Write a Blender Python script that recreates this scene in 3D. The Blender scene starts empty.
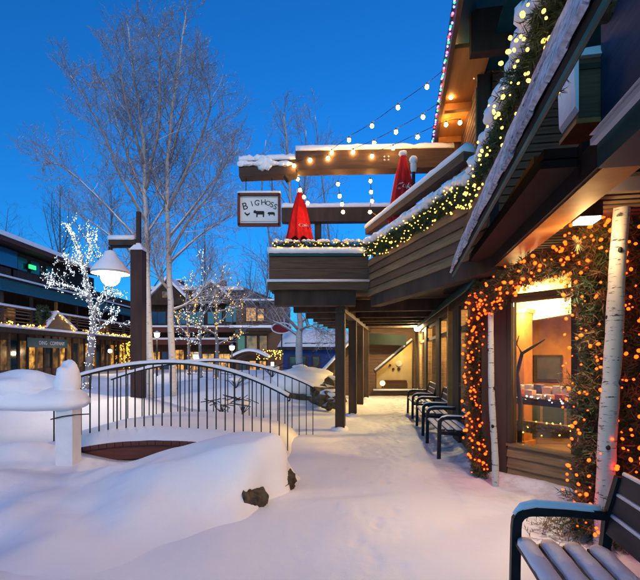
import bpy, math, random
from mathutils import Vector, Matrix, noise as mnoise

R = math.radians
rnd = random.Random(7)
sc = bpy.context.scene
COL = sc.collection

# ------------------------------------------------------------------ camera, sky, sun, exposure
F_PX, CX, HY, EYE = 450.0, 320.0, 355.0, 1.6      # focal length, centre, horizon row and eye height
cam_d = bpy.data.cameras.new("camera")
cam = bpy.data.objects.new("camera", cam_d); COL.objects.link(cam)
cam.location = (0, 0, EYE); cam.rotation_euler = (R(90), 0, 0)
cam_d.sensor_width = 36; cam_d.lens = 36 * F_PX / 640
cam_d.shift_y = (HY - 290) / 640
cam_d.clip_end = 2000; cam_d.clip_start = 0.05
sc.camera = cam

world = bpy.data.worlds.new("World"); sc.world = world; world.use_nodes = True
wn = world.node_tree.nodes; wl = world.node_tree.links
sky = wn.new("ShaderNodeTexSky"); sky.sky_type = 'NISHITA'; sky.sun_disc = False
sky.sun_elevation = R(6.0); sky.sun_rotation = R(200); sky.air_density = 1.0; sky.dust_density = 0.5; sky.ozone_density = 6.0
tint = wn.new("ShaderNodeMix"); tint.data_type = 'RGBA'; tint.blend_type = 'MULTIPLY'
tint.inputs[0].default_value = 1.0; tint.inputs[7].default_value = (0.30, 0.98, 1.18, 1)
wl.new(sky.outputs[0], tint.inputs[6])
bg = wn["Background"]; bg.inputs[1].default_value = 0.14
wl.new(tint.outputs[2], bg.inputs[0])

sun_d = bpy.data.lights.new("sun", 'SUN'); sun_d.energy = 0.62; sun_d.angle = R(24); sun_d.color = (1.0, 0.72, 0.58)
sun = bpy.data.objects.new("sun", sun_d); COL.objects.link(sun)
sun.rotation_euler = (R(66), 0, R(16))           # faint dusk glow from behind the viewer

sc.view_settings.view_transform = 'Standard'; sc.view_settings.look = 'None'
sc.view_settings.exposure = 1.05; sc.view_settings.gamma = 1.0
sc.view_settings.use_curve_mapping = False
sc.cycles.use_denoising = True
sc.cycles.max_bounces = 8; sc.cycles.transparent_max_bounces = 16
sc.cycles.sample_clamp_indirect = 4.0
sc.cycles.use_light_tree = True

# ------------------------------------------------------------------ frames
A = math.atan(78 / 450.0)                          # the arcade runs A to the right of the view axis
CA, SA = math.cos(A), math.sin(A)
def B(x, y, z=0.0): return Vector((x * CA + y * SA, -x * SA + y * CA, z))
def unB(p): return Vector((p[0] * CA - p[1] * SA, p[0] * SA + p[1] * CA, p[2]))
def at(px, py, Y): return Vector(((px - CX) / F_PX * Y, Y, EYE + (HY - py) / F_PX * Y))
def sm(a, b, x):
    t = min(1, max(0, (x - a) / (b - a))); return t * t * (3 - 2 * t)
def nz(x, y, z=0.0): return mnoise.noise(Vector((x, y, z)))

# ------------------------------------------------------------------ materials
MATS = {}
def mat(name, c1, c2=None, rough=0.7, scale=6.0, stretch=(1, 1, 1), bump=0.15, bscale=None, metallic=0.0,
        snow=0.0, snow_lo=0.45, spec=0.3, detail=5, bdist=0.01):
    if name in MATS: return MATS[name]
    m = bpy.data.materials.new(name); m.use_nodes = True
    n, l = m.node_tree.nodes, m.node_tree.links
    bs = n["Principled BSDF"]
    bs.inputs["Roughness"].default_value = rough; bs.inputs["Metallic"].default_value = metallic
    bs.inputs["Specular IOR Level"].default_value = spec
    tc = n.new("ShaderNodeTexCoord"); mp = n.new("ShaderNodeMapping"); mp.inputs[3].default_value = stretch
    l.new(tc.outputs["Object"], mp.inputs[0])
    no = n.new("ShaderNodeTexNoise"); no.inputs["Scale"].default_value = scale; no.inputs["Detail"].default_value = detail
    l.new(mp.outputs[0], no.inputs[0])
    cr = n.new("ShaderNodeMix"); cr.data_type = 'RGBA'
    c2 = c2 or tuple(v * 0.7 for v in c1)
    cr.inputs[6].default_value = (*c1, 1); cr.inputs[7].default_value = (*c2, 1)
    mr = n.new("ShaderNodeMapRange"); mr.inputs[1].default_value = 0.3; mr.inputs[2].default_value = 0.7
    l.new(no.outputs[0], mr.inputs[0]); l.new(mr.outputs[0], cr.inputs[0])
    out = cr.outputs[2]
    if snow > 0:
        ge = n.new("ShaderNodeNewGeometry"); sx = n.new("ShaderNodeSeparateXYZ"); l.new(ge.outputs["Normal"], sx.inputs[0])
        sr = n.new("ShaderNodeMapRange"); sr.inputs[1].default_value = snow_lo; sr.inputs[2].default_value = snow_lo + 0.25
        l.new(sx.outputs[2], sr.inputs[0])
        mu = n.new("ShaderNodeMath"); mu.operation = 'MULTIPLY'; mu.inputs[1].default_value = snow
        l.new(sr.outputs[0], mu.inputs[0])
        mx = n.new("ShaderNodeMix"); mx.data_type = 'RGBA'; mx.inputs[7].default_value = (0.82, 0.83, 0.86, 1)
        l.new(mu.outputs[0], mx.inputs[0]); l.new(out, mx.inputs[6]); out = mx.outputs[2]
    l.new(out, bs.inputs["Base Color"])
    if bump > 0:
        b = n.new("ShaderNodeBump"); b.inputs["Strength"].default_value = bump; b.inputs["Distance"].default_value = bdist
        if bscale:
            n2 = n.new("ShaderNodeTexNoise"); n2.inputs["Scale"].default_value = bscale; n2.inputs["Detail"].default_value = 4
            l.new(mp.outputs[0], n2.inputs[0]); l.new(n2.outputs[0], b.inputs["Height"])
        else: l.new(no.outputs[0], b.inputs["Height"])
        l.new(b.outputs[0], bs.inputs["Normal"])
    MATS[name] = m; return m

def emit(name, color, strength):
    if name in MATS: return MATS[name]
    m = bpy.data.materials.new(name); m.use_nodes = True
    n, l = m.node_tree.nodes, m.node_tree.links
    bs = n["Principled BSDF"]; bs.inputs["Base Color"].default_value = (*[min(0.8, c) for c in color], 1)
    bs.inputs["Emission Color"].default_value = (*color, 1); bs.inputs["Emission Strength"].default_value = strength
    MATS[name] = m; return m

def glassmat(name, col=(0.95, 0.97, 1.0), gloss=0.7):
    m = bpy.data.materials.new(name); m.use_nodes = True
    n, l = m.node_tree.nodes, m.node_tree.links
    n.remove(n["Principled BSDF"]); out = n["Material Output"]
    tr = n.new("ShaderNodeBsdfTransparent"); tr.inputs[0].default_value = (*col, 1)
    gl = n.new("ShaderNodeBsdfGlossy"); gl.inputs["Roughness"].default_value = 0.02
    fr = n.new("ShaderNodeFresnel"); fr.inputs[0].default_value = 1.5
    mu = n.new("ShaderNodeMath"); mu.operation = 'MULTIPLY'; mu.inputs[1].default_value = gloss; l.new(fr.outputs[0], mu.inputs[0])
    mx = n.new("ShaderNodeMixShader"); l.new(mu.outputs[0], mx.inputs[0]); l.new(tr.outputs[0], mx.inputs[1]); l.new(gl.outputs[0], mx.inputs[2])
    l.new(mx.outputs[0], out.inputs[0]); MATS[name] = m; return m

def snowmat(name, dirt=0.0):
    m = bpy.data.materials.new(name); m.use_nodes = True
    n, l = m.node_tree.nodes, m.node_tree.links
    bs = n["Principled BSDF"]; bs.inputs["Roughness"].default_value = 0.55; bs.inputs["Specular IOR Level"].default_value = 0.25
    bs.inputs["Subsurface Weight"].default_value = 0.0
    tc = n.new("ShaderNodeTexCoord")
    a = n.new("ShaderNodeTexNoise"); a.inputs["Scale"].default_value = 1.3; a.inputs["Detail"].default_value = 6; l.new(tc.outputs["Object"], a.inputs[0])
    mx = n.new("ShaderNodeMix"); mx.data_type = 'RGBA'; mx.inputs[6].default_value = (0.80, 0.82, 0.86, 1); mx.inputs[7].default_value = (0.88, 0.88, 0.90, 1)
    l.new(a.outputs[0], mx.inputs[0]); out = mx.outputs[2]
    f = n.new("ShaderNodeTexNoise"); f.inputs["Scale"].default_value = 95; f.inputs["Detail"].default_value = 5; l.new(tc.outputs["Object"], f.inputs[0])
    g = n.new("ShaderNodeTexNoise"); g.inputs["Scale"].default_value = 9; g.inputs["Detail"].default_value = 4; l.new(tc.outputs["Object"], g.inputs[0])
    b1 = n.new("ShaderNodeBump"); b1.inputs["Strength"].default_value = 0.35; b1.inputs["Distance"].default_value = 0.03; l.new(g.outputs[0], b1.inputs["Height"])
    b2 = n.new("ShaderNodeBump"); b2.inputs["Strength"].default_value = 0.45; b2.inputs["Distance"].default_value = 0.007; l.new(f.outputs[0], b2.inputs["Height"]); l.new(b1.outputs[0], b2.inputs["Normal"])
    l.new(b2.outputs[0], bs.inputs["Normal"])
    if dirt:
        vc = n.new("ShaderNodeVertexColor"); vc.layer_name = "wear"
        d = n.new("ShaderNodeMath"); d.operation = 'MULTIPLY'
        h = n.new("ShaderNodeTexNoise"); h.inputs["Scale"].default_value = 5; h.inputs["Detail"].default_value = 8; h.inputs["Roughness"].default_value = 0.7; l.new(tc.outputs["Object"], h.inputs[0])
        hr = n.new("ShaderNodeMapRange"); hr.inputs[1].default_value = 0.45; hr.inputs[2].default_value = 0.62; l.new(h.outputs[0], hr.inputs[0])
        l.new(hr.outputs[0], d.inputs[0]); l.new(vc.outputs[0], d.inputs[1])
        mm = n.new("ShaderNodeMix"); mm.data_type = 'RGBA'; mm.inputs[7].default_value = (0.33, 0.27, 0.22, 1)
        l.new(d.outputs[0], mm.inputs[0]); l.new(out, mm.inputs[6]); out = mm.outputs[2]
    l.new(out, bs.inputs["Base Color"]); MATS[name] = m; return m

def birchmat(name, pale, dark, zs=9.0, thr=0.62, snow=0.0):
    m = bpy.data.materials.new(name); m.use_nodes = True
    n, l = m.node_tree.nodes, m.node_tree.links
    bs = n["Principled BSDF"]; bs.inputs["Roughness"].default_value = 0.75
    tc = n.new("ShaderNodeTexCoord"); mp = n.new("ShaderNodeMapping"); mp.inputs[3].default_value = (1, 1, 5); l.new(tc.outputs["Object"], mp.inputs[0])
    a = n.new("ShaderNodeTexNoise"); a.inputs["Scale"].default_value = zs; a.inputs["Detail"].default_value = 5; a.inputs["Roughness"].default_value = 0.65; l.new(mp.outputs[0], a.inputs[0])
    mr = n.new("ShaderNodeMapRange"); mr.inputs[1].default_value = thr; mr.inputs[2].default_value = thr + 0.06; l.new(a.outputs[0], mr.inputs[0])
    b = n.new("ShaderNodeTexNoise"); b.inputs["Scale"].default_value = 3; b.inputs["Detail"].default_value = 4; l.new(tc.outputs["Object"], b.inputs[0])
    m1 = n.new("ShaderNodeMix"); m1.data_type = 'RGBA'; m1.inputs[6].default_value = (*pale, 1); m1.inputs[7].default_value = (*[p * 0.7 for p in pale], 1); l.new(b.outputs[0], m1.inputs[0])
    m2 = n.new("ShaderNodeMix"); m2.data_type = 'RGBA'; m2.inputs[7].default_value = (*dark, 1); l.new(mr.outputs[0], m2.inputs[0]); l.new(m1.outputs[2], m2.inputs[6])
    l.new(m2.outputs[2], bs.inputs["Base Color"])
    bu = n.new("ShaderNodeBump"); bu.inputs["Strength"].default_value = 0.3; bu.inputs["Distance"].default_value = 0.01; l.new(a.outputs[0], bu.inputs["Height"]); l.new(bu.outputs[0], bs.inputs["Normal"])
    MATS[name] = m; return m

SNOW = snowmat("snow"); GSNOW = snowmat("ground_snow", 1)
WOOD_DK = mat("dark_timber", (0.070, 0.042, 0.028), (0.030, 0.019, 0.014), 0.75, 5, (1, 1, 0.2), 0.3)
DARKER = mat("near_black_timber", (0.020, 0.014, 0.011), (0.012, 0.009, 0.008), 0.8, 5, (1, 1, 0.2), 0.3)  # dark timber blackened further: shade under the deck put into the colour
WOOD_BR = mat("brown_siding", (0.160, 0.086, 0.048), (0.080, 0.044, 0.027), 0.75, 7, (0.3, 0.3, 6), 0.3)
WOOD_TAN = mat("tan_board", (0.26, 0.165, 0.080), (0.14, 0.085, 0.042), 0.7, 6, (0.4, 0.4, 7), 0.3)
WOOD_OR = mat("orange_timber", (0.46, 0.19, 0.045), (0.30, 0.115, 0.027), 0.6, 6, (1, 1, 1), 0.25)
WOOD_RED = mat("red_brown_beam", (0.13, 0.045, 0.036), (0.075, 0.027, 0.023), 0.75, 6, (0.3, 1, 4), 0.3)
SOFFIT = mat("soffit_board", (0.13, 0.088, 0.055), (0.085, 0.055, 0.036), 0.75, 6, (0.4, 3, 1), 0.2)
TEAL = mat("teal_metal", (0.006, 0.070, 0.075), (0.004, 0.048, 0.055), 0.45, 4, bump=0.05)
TEALROOF = mat("teal_roofing", (0.012, 0.10, 0.16), (0.008, 0.065, 0.11), 0.45, 2, bump=0.1, snow=0.0)
IRON = mat("black_iron", (0.018, 0.018, 0.022), (0.010, 0.010, 0.013), 0.5, 20, bump=0.1, metallic=0.4)
BENCH = mat("bench_slat", (0.055, 0.032, 0.034), (0.028, 0.017, 0.018), 0.55, 10, (3, 0.3, 3), 0.15)
WHITE = mat("white_paint", (0.72, 0.73, 0.76), (0.62, 0.63, 0.67), 0.6, 6, bump=0.05)
RED = mat("red_canvas", (0.62, 0.010, 0.014), (0.42, 0.006, 0.010), 0.8, 9, bump=0.2)
BLACK = mat("black_paint", (0.012, 0.012, 0.014), rough=0.6, bump=0.0)
SIGNW = mat("sign_board", (0.80, 0.80, 0.78), (0.74, 0.74, 0.73), 0.6, 5, bump=0.03)
SIGNFR = mat("sign_frame", (0.14, 0.035, 0.025), (0.09, 0.025, 0.02), 0.6, 8)
NEEDLE = mat("needles", (0.065, 0.105, 0.040), (0.028, 0.055, 0.020), 0.6, 12, bump=0)
NEEDLE2 = mat("brown_needles", (0.22, 0.12, 0.05), (0.09, 0.075, 0.03), 0.6, 10, bump=0)  # orange glow of the bulbs is put into this brighter brown
ROCK = mat("lichen_rock", (0.15, 0.11, 0.06), (0.045, 0.033, 0.022), 0.85, 9, bump=0.9, bdist=0.03, snow=0.9, snow_lo=0.6)
ROCK2 = mat("bare_rock", (0.13, 0.095, 0.055), (0.03, 0.023, 0.016), 0.9, 12, bump=1.0, bdist=0.03)
BARK = birchmat("aspen_bark", (0.56, 0.52, 0.51), (0.06, 0.05, 0.05), 6.0, 0.60)
BIRCH = birchmat("birch_bark", (0.62, 0.57, 0.52), (0.035, 0.03, 0.03), 10.0, 0.575)
TWIG = mat("twig", (0.30, 0.28, 0.30), (0.17, 0.15, 0.16), 0.8, 5, bump=0, snow=0.85, snow_lo=0.25)
TWIG_FAR = mat("far_twig", (0.13, 0.13, 0.15), (0.08, 0.08, 0.10), 0.9, 5, bump=0)
LIMB = mat("snowy_limb", (0.33, 0.28, 0.27), (0.16, 0.13, 0.13), 0.8, 5, bump=0.1, snow=0.95, snow_lo=0.15)
GLASS = glassmat("window_glass"); GLASSD = glassmat("dark_glass", (0.75, 0.85, 0.95), 1.6)
CREAM = mat("cream_plaster", (0.62, 0.50, 0.30), (0.52, 0.41, 0.24), 0.8, 3, bump=0.1)
B_WARM = emit("warm_globe", (1.0, 0.50, 0.12), 55)
B_YEL = emit("yellow_bulb", (1.0, 0.44, 0.045), 4.5)
B_ORG = emit("orange_bulb", (1.0, 0.044, 0.002), 4.2)
B_WHT = emit("cool_white_bulb", (0.75, 0.9, 1.0), 3.2)
B_RED = emit("red_bulb", (1, 0.03, 0.02), 3); B_BLU = emit("blue_bulb", (0.12, 0.10, 1), 4); B_GRN = emit("green_bulb", (0.02, 0.9, 0.15), 2.5); B_PUR = emit("purple_bulb", (0.5, 0.1, 1), 3.5)
LAMPG = emit("lamp_glass", (1.0, 0.80, 0.50), 12)
def litwin(name, c_lo, c_hi, strength, scale):
    m = emit(name, c_hi, strength); n, l = m.node_tree.nodes, m.node_tree.links
    tc = n.new("ShaderNodeTexCoord"); no = n.new("ShaderNodeTexNoise"); no.inputs["Scale"].default_value = scale; no.inputs["Detail"].default_value = 3
    l.new(tc.outputs["Object"], no.inputs[0]); mr = n.new("ShaderNodeMapRange"); mr.inputs[1].default_value = 0.38; mr.inputs[2].default_value = 0.62; l.new(no.outputs[0], mr.inputs[0])
    mx = n.new("ShaderNodeMix"); mx.data_type = 'RGBA'; mx.inputs[6].default_value = (*c_lo, 1); mx.inputs[7].default_value = (*c_hi, 1); l.new(mr.outputs[0], mx.inputs[0]); l.new(mx.outputs[2], n["Principled BSDF"].inputs["Emission Color"]); n["Principled BSDF"].inputs["Base Color"].default_value = (0.05, 0.04, 0.03, 1); n["Principled BSDF"].inputs["Roughness"].default_value = 0.15; return m
LITWIN = litwin("lit_window", (0.10, 0.035, 0.008), (1.0, 0.46, 0.08), 0.5, 2.2); DIMLIT = litwin("dim_window", (0.01, 0.006, 0.004), (0.30, 0.13, 0.03), 0.35, 1.6)
DIMWIN = mat("unlit_pane", (0.02, 0.05, 0.06), (0.01, 0.03, 0.04), 0.08, 2, bump=0, spec=0.8)

# ------------------------------------------------------------------ mesh building
BASE = {}
class MB:
    def __init__(s): s.v = []; s.f = []
    def add(s, vs, fs):
        o = len(s.v); s.v += [Vector(v) for v in vs]; s.f += [tuple(i + o for i in f) for f in fs]; return s
    def box(s, x0, x1, y0, y1, z0, z1):
        return s.add([(x0, y0, z0), (x1, y0, z0), (x1, y1, z0), (x0, y1, z0), (x0, y0, z1), (x1, y0, z1), (x1, y1, z1), (x0, y1, z1)],
                     [(0, 3, 2, 1), (4, 5, 6, 7), (0, 1, 5, 4), (1, 2, 6, 5), (2, 3, 7, 6), (3, 0, 4, 7)])
    def prism(s, poly, z0, z1):
        n = len(poly)
        return s.add([(p[0], p[1], z0) for p in poly] + [(p[0], p[1], z1) for p in poly],
                     [tuple(range(n))[::-1], tuple(range(n, 2 * n))] + [(i, (i + 1) % n, (i + 1) % n + n, i + n) for i in range(n)])
    def extr(s, pts, d):                      # polygon in space, thickened along d
        n = len(pts); d = Vector(d); pts = [Vector(p) for p in pts]
        return s.add(pts + [p + d for p in pts], [tuple(range(n))[::-1], tuple(range(n, 2 * n))] + [(i, (i + 1) % n, (i + 1) % n + n, i + n) for i in range(n)])
    def sweep(s, path, prof, up=(0, 0, 1), scale=None):
        path = [Vector(p) for p in path]; up = Vector(up); n = len(prof); vs = []; fs = []
        for i, p in enumerate(path):
            t = (path[min(i + 1, len(path) - 1)] - path[max(i - 1, 0)]).normalized()
            u0 = up if abs(t.dot(up)) < 0.97 else Vector((0, 1, 0.01))
            sd = t.cross(u0).normalized(); u = sd.cross(t)
            k = scale[i] if scale else 1.0
            vs += [p + sd * a * k + u * b * k for a, b in prof]
        for i in range(len(path) - 1):
            for j in range(n):
                a, b = i * n + j, i * n + (j + 1) % n
                fs.append((a, b, b + n, a + n))
        fs.append(tuple(range(n))[::-1]); fs.append(tuple(range((len(path) - 1) * n, len(path) * n)))
        return s.add(vs, fs)
    def tube(s, path, r, n=6, radii=None):
        return s.sweep(path, [(math.cos(2 * math.pi * k / n) * (1 if radii else r), math.sin(2 * math.pi * k / n) * (1 if radii else r)) for k in range(n)], scale=radii)
    def lathe(s, c, prof, n=16):
        c = Vector(c); vs = []; fs = []
        for r, z in prof: vs += [c + Vector((r * math.cos(2 * math.pi * k / n), r * math.sin(2 * math.pi * k / n), z)) for k in range(n)]
        for i in range(len(prof) - 1):
            for k in range(n): a, b = i * n + k, i * n + (k + 1) % n; fs.append((a, b, b + n, a + n))
        fs.append(tuple(range(n))[::-1]); fs.append(tuple(range((len(prof) - 1) * n, len(prof) * n)))
        return s.add(vs, fs)
    def octa(s, c, r, sz=1.0):
        c = Vector(c)
        return s.add([c + Vector(d) * r for d in ((1, 0, 0), (-1, 0, 0), (0, 1, 0), (0, -1, 0), (0, 0, sz), (0, 0, -sz))],
                     [(0, 2, 4), (2, 1, 4), (1, 3, 4), (3, 0, 4), (2, 0, 5), (1, 2, 5), (3, 1, 5), (0, 3, 5)])
    def blob(s, c, r, sq=(1, 1, 0.7), rough=0.25, seed=0, n=10, m=7):
        c = Vector(c); prof = []; vs = []; fs = []
        for i in range(m):
            th = math.pi * i / (m - 1)
            for k in range(n):
                ph = 2 * math.pi * k / n
                d = Vector((math.sin(th) * math.cos(ph), math.sin(th) * math.sin(ph), math.cos(th)))
                q = r * (1 + rough * nz(d.x * 1.7 + seed, d.y * 1.7 + seed * 0.7, d.z * 1.7))
                vs.append(c + Vector((d.x * q * sq[0], d.y * q * sq[1], d.z * q * sq[2])))
        for i in range(m - 1):
            for k in range(n): a, b = i * n + k, i * n + (k + 1) % n; fs.append((a, a + n, b + n, b))
        return s.add(vs, fs)
    def cap(s, O, ex, ey, h, nx=10, ny=6, p=4, jit=0.15, seed=0, thick=0.0):
        """a pillow of snow over the parallelogram O, O+ex, O+ey"""
        O, ex, ey = Vector(O), Vector(ex), Vector(ey); vs = []; fs = []
        for j in range(ny + 1):
            for i in range(nx + 1):
                u, v = 2 * i / nx - 1, 2 * j / ny - 1
                e = max(0, (1 - abs(u) ** (p * max(1, nx / 6)))) ** 0.5 * max(0, (1 - abs(v) ** p)) ** 0.5
                q = O + ex * (u + 1) / 2 + ey * (v + 1) / 2
                k = 1 + jit * nz(q.x * 2.3 + seed, q.y * 2.3, q.z + seed) * 2
                vs.append(q + Vector((0, 0, h * e * k - thick)))
        w = nx + 1
        for j in range(ny):
            for i in range(nx): a = j * w + i; fs.append((a, a + 1, a + 1 + w, a + w))
        k = len(vs); vs += [O - Vector((0, 0, thick + .001)), O + ex - Vector((0, 0, thick + .001)), O + ex + ey - Vector((0, 0, thick + .001)), O + ey - Vector((0, 0, thick + .001))]
        fs.append((k + 3, k + 2, k + 1, k))
        return s.add(vs, fs)
    def mesh(s, name, material, base=(0, 0, 0), smooth=False):
        me = bpy.data.meshes.new(name); b = Vector(base)
        me.from_pydata([tuple(v - b) for v in s.v], [], s.f); me.materials.append(material)
        if smooth: me.polygons.foreach_set("use_smooth", [True] * len(me.polygons))
        me.update(); return me
    def build(s, name, material, parent=None, base=None, bld=False, smooth=False, kind=None):
        if parent is not None: base = BASE[parent.name][0]; bld = BASE[parent.name][1]
        base = Vector(base) if base is not None else Vector((0, 0, 0))
        o = bpy.data.objects.new(name, s.mesh(name, material, base, smooth)); COL.objects.link(o)
        if parent is not None: o.parent = parent
        else:
            o.location = B(*base) if bld else base
            if bld: o.rotation_euler = (0, 0, -A)
        BASE[o.name] = (base, bld)
        if kind: o["kind"] = kind
        return o

def rect(w, h, dx=0, dy=0): return [(-w / 2 + dx, -h / 2 + dy), (w / 2 + dx, -h / 2 + dy), (w / 2 + dx, h / 2 + dy), (-w / 2 + dx, h / 2 + dy)]
def snowp(w, h, dy=0, n=7): return [(w / 2 * math.cos(math.pi * k / n), dy + h * math.sin(math.pi * k / n) ** 0.7) for k in range(n + 1)]
def tag(o, label=None, cat=None, group=None, kind=None):
    if label: o["label"] = label
    if cat: o["category"] = cat
    if group: o["group"] = group
    if kind: o["kind"] = kind
    return o
def thing(name, label, cat, base, bld=False, group=None, rotz=None):
    o = bpy.data.objects.new(name, None); COL.objects.link(o); o.empty_display_size = 0.2
    o.location = B(*base) if bld else Vector(base); o.rotation_euler = (0, 0, -A if bld else 0)
    BASE[o.name] = (Vector(base), bld); return tag(o, label, cat, group)
def local_thing(name, label, cat, loc, rotz=0.0, group=None):   # parts in local coordinates
    o = bpy.data.objects.new(name, None); COL.objects.link(o); o.empty_display_size = 0.2
    o.location = Vector(loc); o.rotation_euler = (0, 0, rotz); BASE[o.name] = (Vector((0, 0, 0)), False); return tag(o, label, cat, group)
def copy_tree(o, parent=None):
    c = o.copy(); COL.objects.link(c); c.parent = parent; BASE[c.name] = BASE.get(o.name, (Vector(), False))
    for ch in [x for x in bpy.data.objects if x.parent == o]: copy_tree(ch, c)
    return c
def inst(name, me, parent, loc):           # an alike piece sharing mesh data; loc in the parent's frame coordinates
    o = bpy.data.objects.new(name, me); COL.objects.link(o)
    if parent is not None: o.parent = parent; o.location = Vector(loc) - BASE[parent.name][0]
    else: o.location = loc
    return o
def lamp(name, parent, loc, watts, color, radius=0.05, spot=None):
    d = bpy.data.lights.new(name, 'SPOT' if spot else 'POINT'); d.energy = watts; d.color = color; d.shadow_soft_size = radius
    if spot: d.spot_size = R(spot); d.spot_blend = 0.6
    o = bpy.data.objects.new(name, d); COL.objects.link(o)
    if parent is not None: o.parent = parent; o.location = Vector(loc) - BASE[parent.name][0]
    else: o.location = loc
    return o
def text_mesh(s, size, material, name, extrude=0.004, shear=0.0):
    cu = bpy.data.curves.new(name, 'FONT'); cu.body = s; cu.size = size; cu.extrude = extrude; cu.shear = shear; cu.align_x = 'CENTER'; cu.align_y = 'CENTER'
    t = bpy.data.objects.new(name, cu); COL.objects.link(t)
    bpy.context.view_layer.update()
    me = bpy.data.meshes.new_from_object(t.evaluated_get(bpy.context.evaluated_depsgraph_get()))
    bpy.data.objects.remove(t); bpy.data.curves.remove(cu); me.materials.clear(); me.materials.append(material); me.name = name
    return me

# ------------------------------------------------------------------ ground
BUMPS = [  # centre x, y, radius x, radius y, height : banks of snow (cam frame)
    (-4.6, 10.9, 1.5, 1.0, 0.55), (-7.2, 12.5, 2.2, 1.6, 0.45), (-2.6, 15.0, 2.2, 1.3, 0.55), (-4.8, 18.5, 2.5, 1.6, 0.6),
    (-0.9, 14.2, 1.3, 1.0, 0.75), (-1.9, 17.5, 1.6, 1.2, 0.8), (-3.9, 4.9, 1.3, 0.9, 0.30), (-2.7, 3.0, 0.9, 0.5, 0.16), (-5.4, 6.6, 1.2, 1.0, 0.15), (-4.15, 6.45, 0.75, 0.5, 0.30), (-0.25, 7.6, 0.55, 1.3, 0.10),
    (-9.5, 9.0, 3.0, 1.6, 0.15), (-12, 17, 4, 2.5, 0.35), (-3.3, 26, 3.2, 2.2, 0.7), (-9, 27, 4, 2, 0.5)]
PRINTS = {}
_r = random.Random(12)
for tx, ty, n_, sgn, drift in ((-0.35, 2.4, 24, 1, 0.010), (0.15, 3.4, 26, 1, 0.004), (-0.75, 5.5, 16, -1, 0.02), (0.45, 4.0, 10, 1, -0.02), (-0.1, 2.9, 20, -1, 0.0)):
    for k in range(n_):
        bx, by = tx + drift * k + (0.09 if k % 2 else -0.09) + _r.gauss(0, 0.03), ty + k * 0.36 + _r.gauss(0, 0.03); an = _r.gauss(0, 0.15)
        for c_ in range(int(by) - 1, int(by) + 2): PRINTS.setdefault(c_, []).append((bx, by, math.cos(an), math.sin(an), _r.uniform(0.5, 1.0)))
def footprints(bx, by):
    z = 0.0
    for px_, py_, c, s_, d in PRINTS.get(int(by), ()):
        u, v = bx - px_, by - py_
        if abs(u) < 0.2 and abs(v) < 0.3:
            a, b = (u * c + v * s_) / 0.062, (-u * s_ + v * c) / 0.155
            q = (a * a + b * b) ** 0.5
            z += d * (-0.009 * (1 - sm(0.75, 1.05, q)) + 0.003 * math.exp(-((q - 1.25) / 0.22) ** 2))
    return z
def H(x, y):
    bx, by = x * CA - y * SA, x * SA + y * CA
    walk = sm(-1.9, -1.0, bx) if by < 40 else 0
    z = 0.05 * nz(x * 0.5, y * 0.5) * (1 - 0.7 * walk) + 0.02 * nz(x * 1.7, y * 1.7, 3)
    for cx, cy, rx, ry, h in BUMPS:
        d = ((x - cx) / rx) ** 2 + ((y - cy) / ry) ** 2
        if d < 9: z += h * math.exp(-d)
    # trodden snow on the walk
    if walk > 0 and 2 < by < 20 and bx < 2.2:
        tr = sm(2, 5, by) * walk; z += footprints(bx, by) * sm(2.0, 3.2, by)
        z += tr * 0.009 * (nz(x * 5, y * 5, 1) + 0.7 * nz(x * 11, y * 11, 5))
        z += 0.07 * math.exp(-((bx - (1.15 - 0.037 * (by - 6.35))) / 0.16) ** 2) * (1 if by > 6.3 else 0)
        if by < 6.6: z += 0.09 * math.exp(-((bx + by - 7.45) / 0.25) ** 2) * sm(1.1, 1.3, bx)
    z += 0.25 * sm(-1.0, -2.4, bx) * math.exp(-((by - 12.5) / 2.2) ** 2) * 0.3
    return z
def axis(lo, f0, f1, hi, step, growth):
    a = []; v = f0
    while v < f1: a.append(v); v += step
    s = step
    while v < hi: a.append(v); s *= growth; v += s
    a.append(hi); v = f0; s = step; pre = []
    while v > lo: s *= growth; v -= s; pre.append(max(v, lo))
    return pre[::-1] + a
xs = axis(-400, -3.0, 3.6, 400, 0.03, 1.045); ys = axis(-30, 1.8, 10.5, 700, 0.03, 1.04)
g = MB(); W_ = len(xs)
g.v = [Vector((x, y, H(x, y))) for y in ys for x in xs]
g.f = [(j * W_ + i, j * W_ + i + 1, (j + 1) * W_ + i + 1, (j + 1) * W_ + i) for j in range(len(ys) - 1) for i in range(W_ - 1)]
ground = g.build("ground", GSNOW, smooth=True, kind="structure")
wear = ground.data.color_attributes.new("wear", 'FLOAT_COLOR', 'POINT')
for i, v in enumerate(g.v):
    bx, by = v.x * CA - v.y * SA, v.x * SA + v.y * CA
    w = 0.0
    if -1.2 < bx < 2.3 and 4.5 < by < 19:
        w = 0.8 * sm(-0.9, 0.1, bx) * sm(8.5, 12, by) + 0.75 * sm(0.35, 0.9, bx) * sm(5.6, 7.0, by) + 0.35 * sm(0.9, 1.5, bx) * sm(4.5, 5.6, by)
    w = min(1, w); wear.data[i].color = (w, w, w, 1)
tag(ground, "snow covered ground with trodden walkway")

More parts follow.
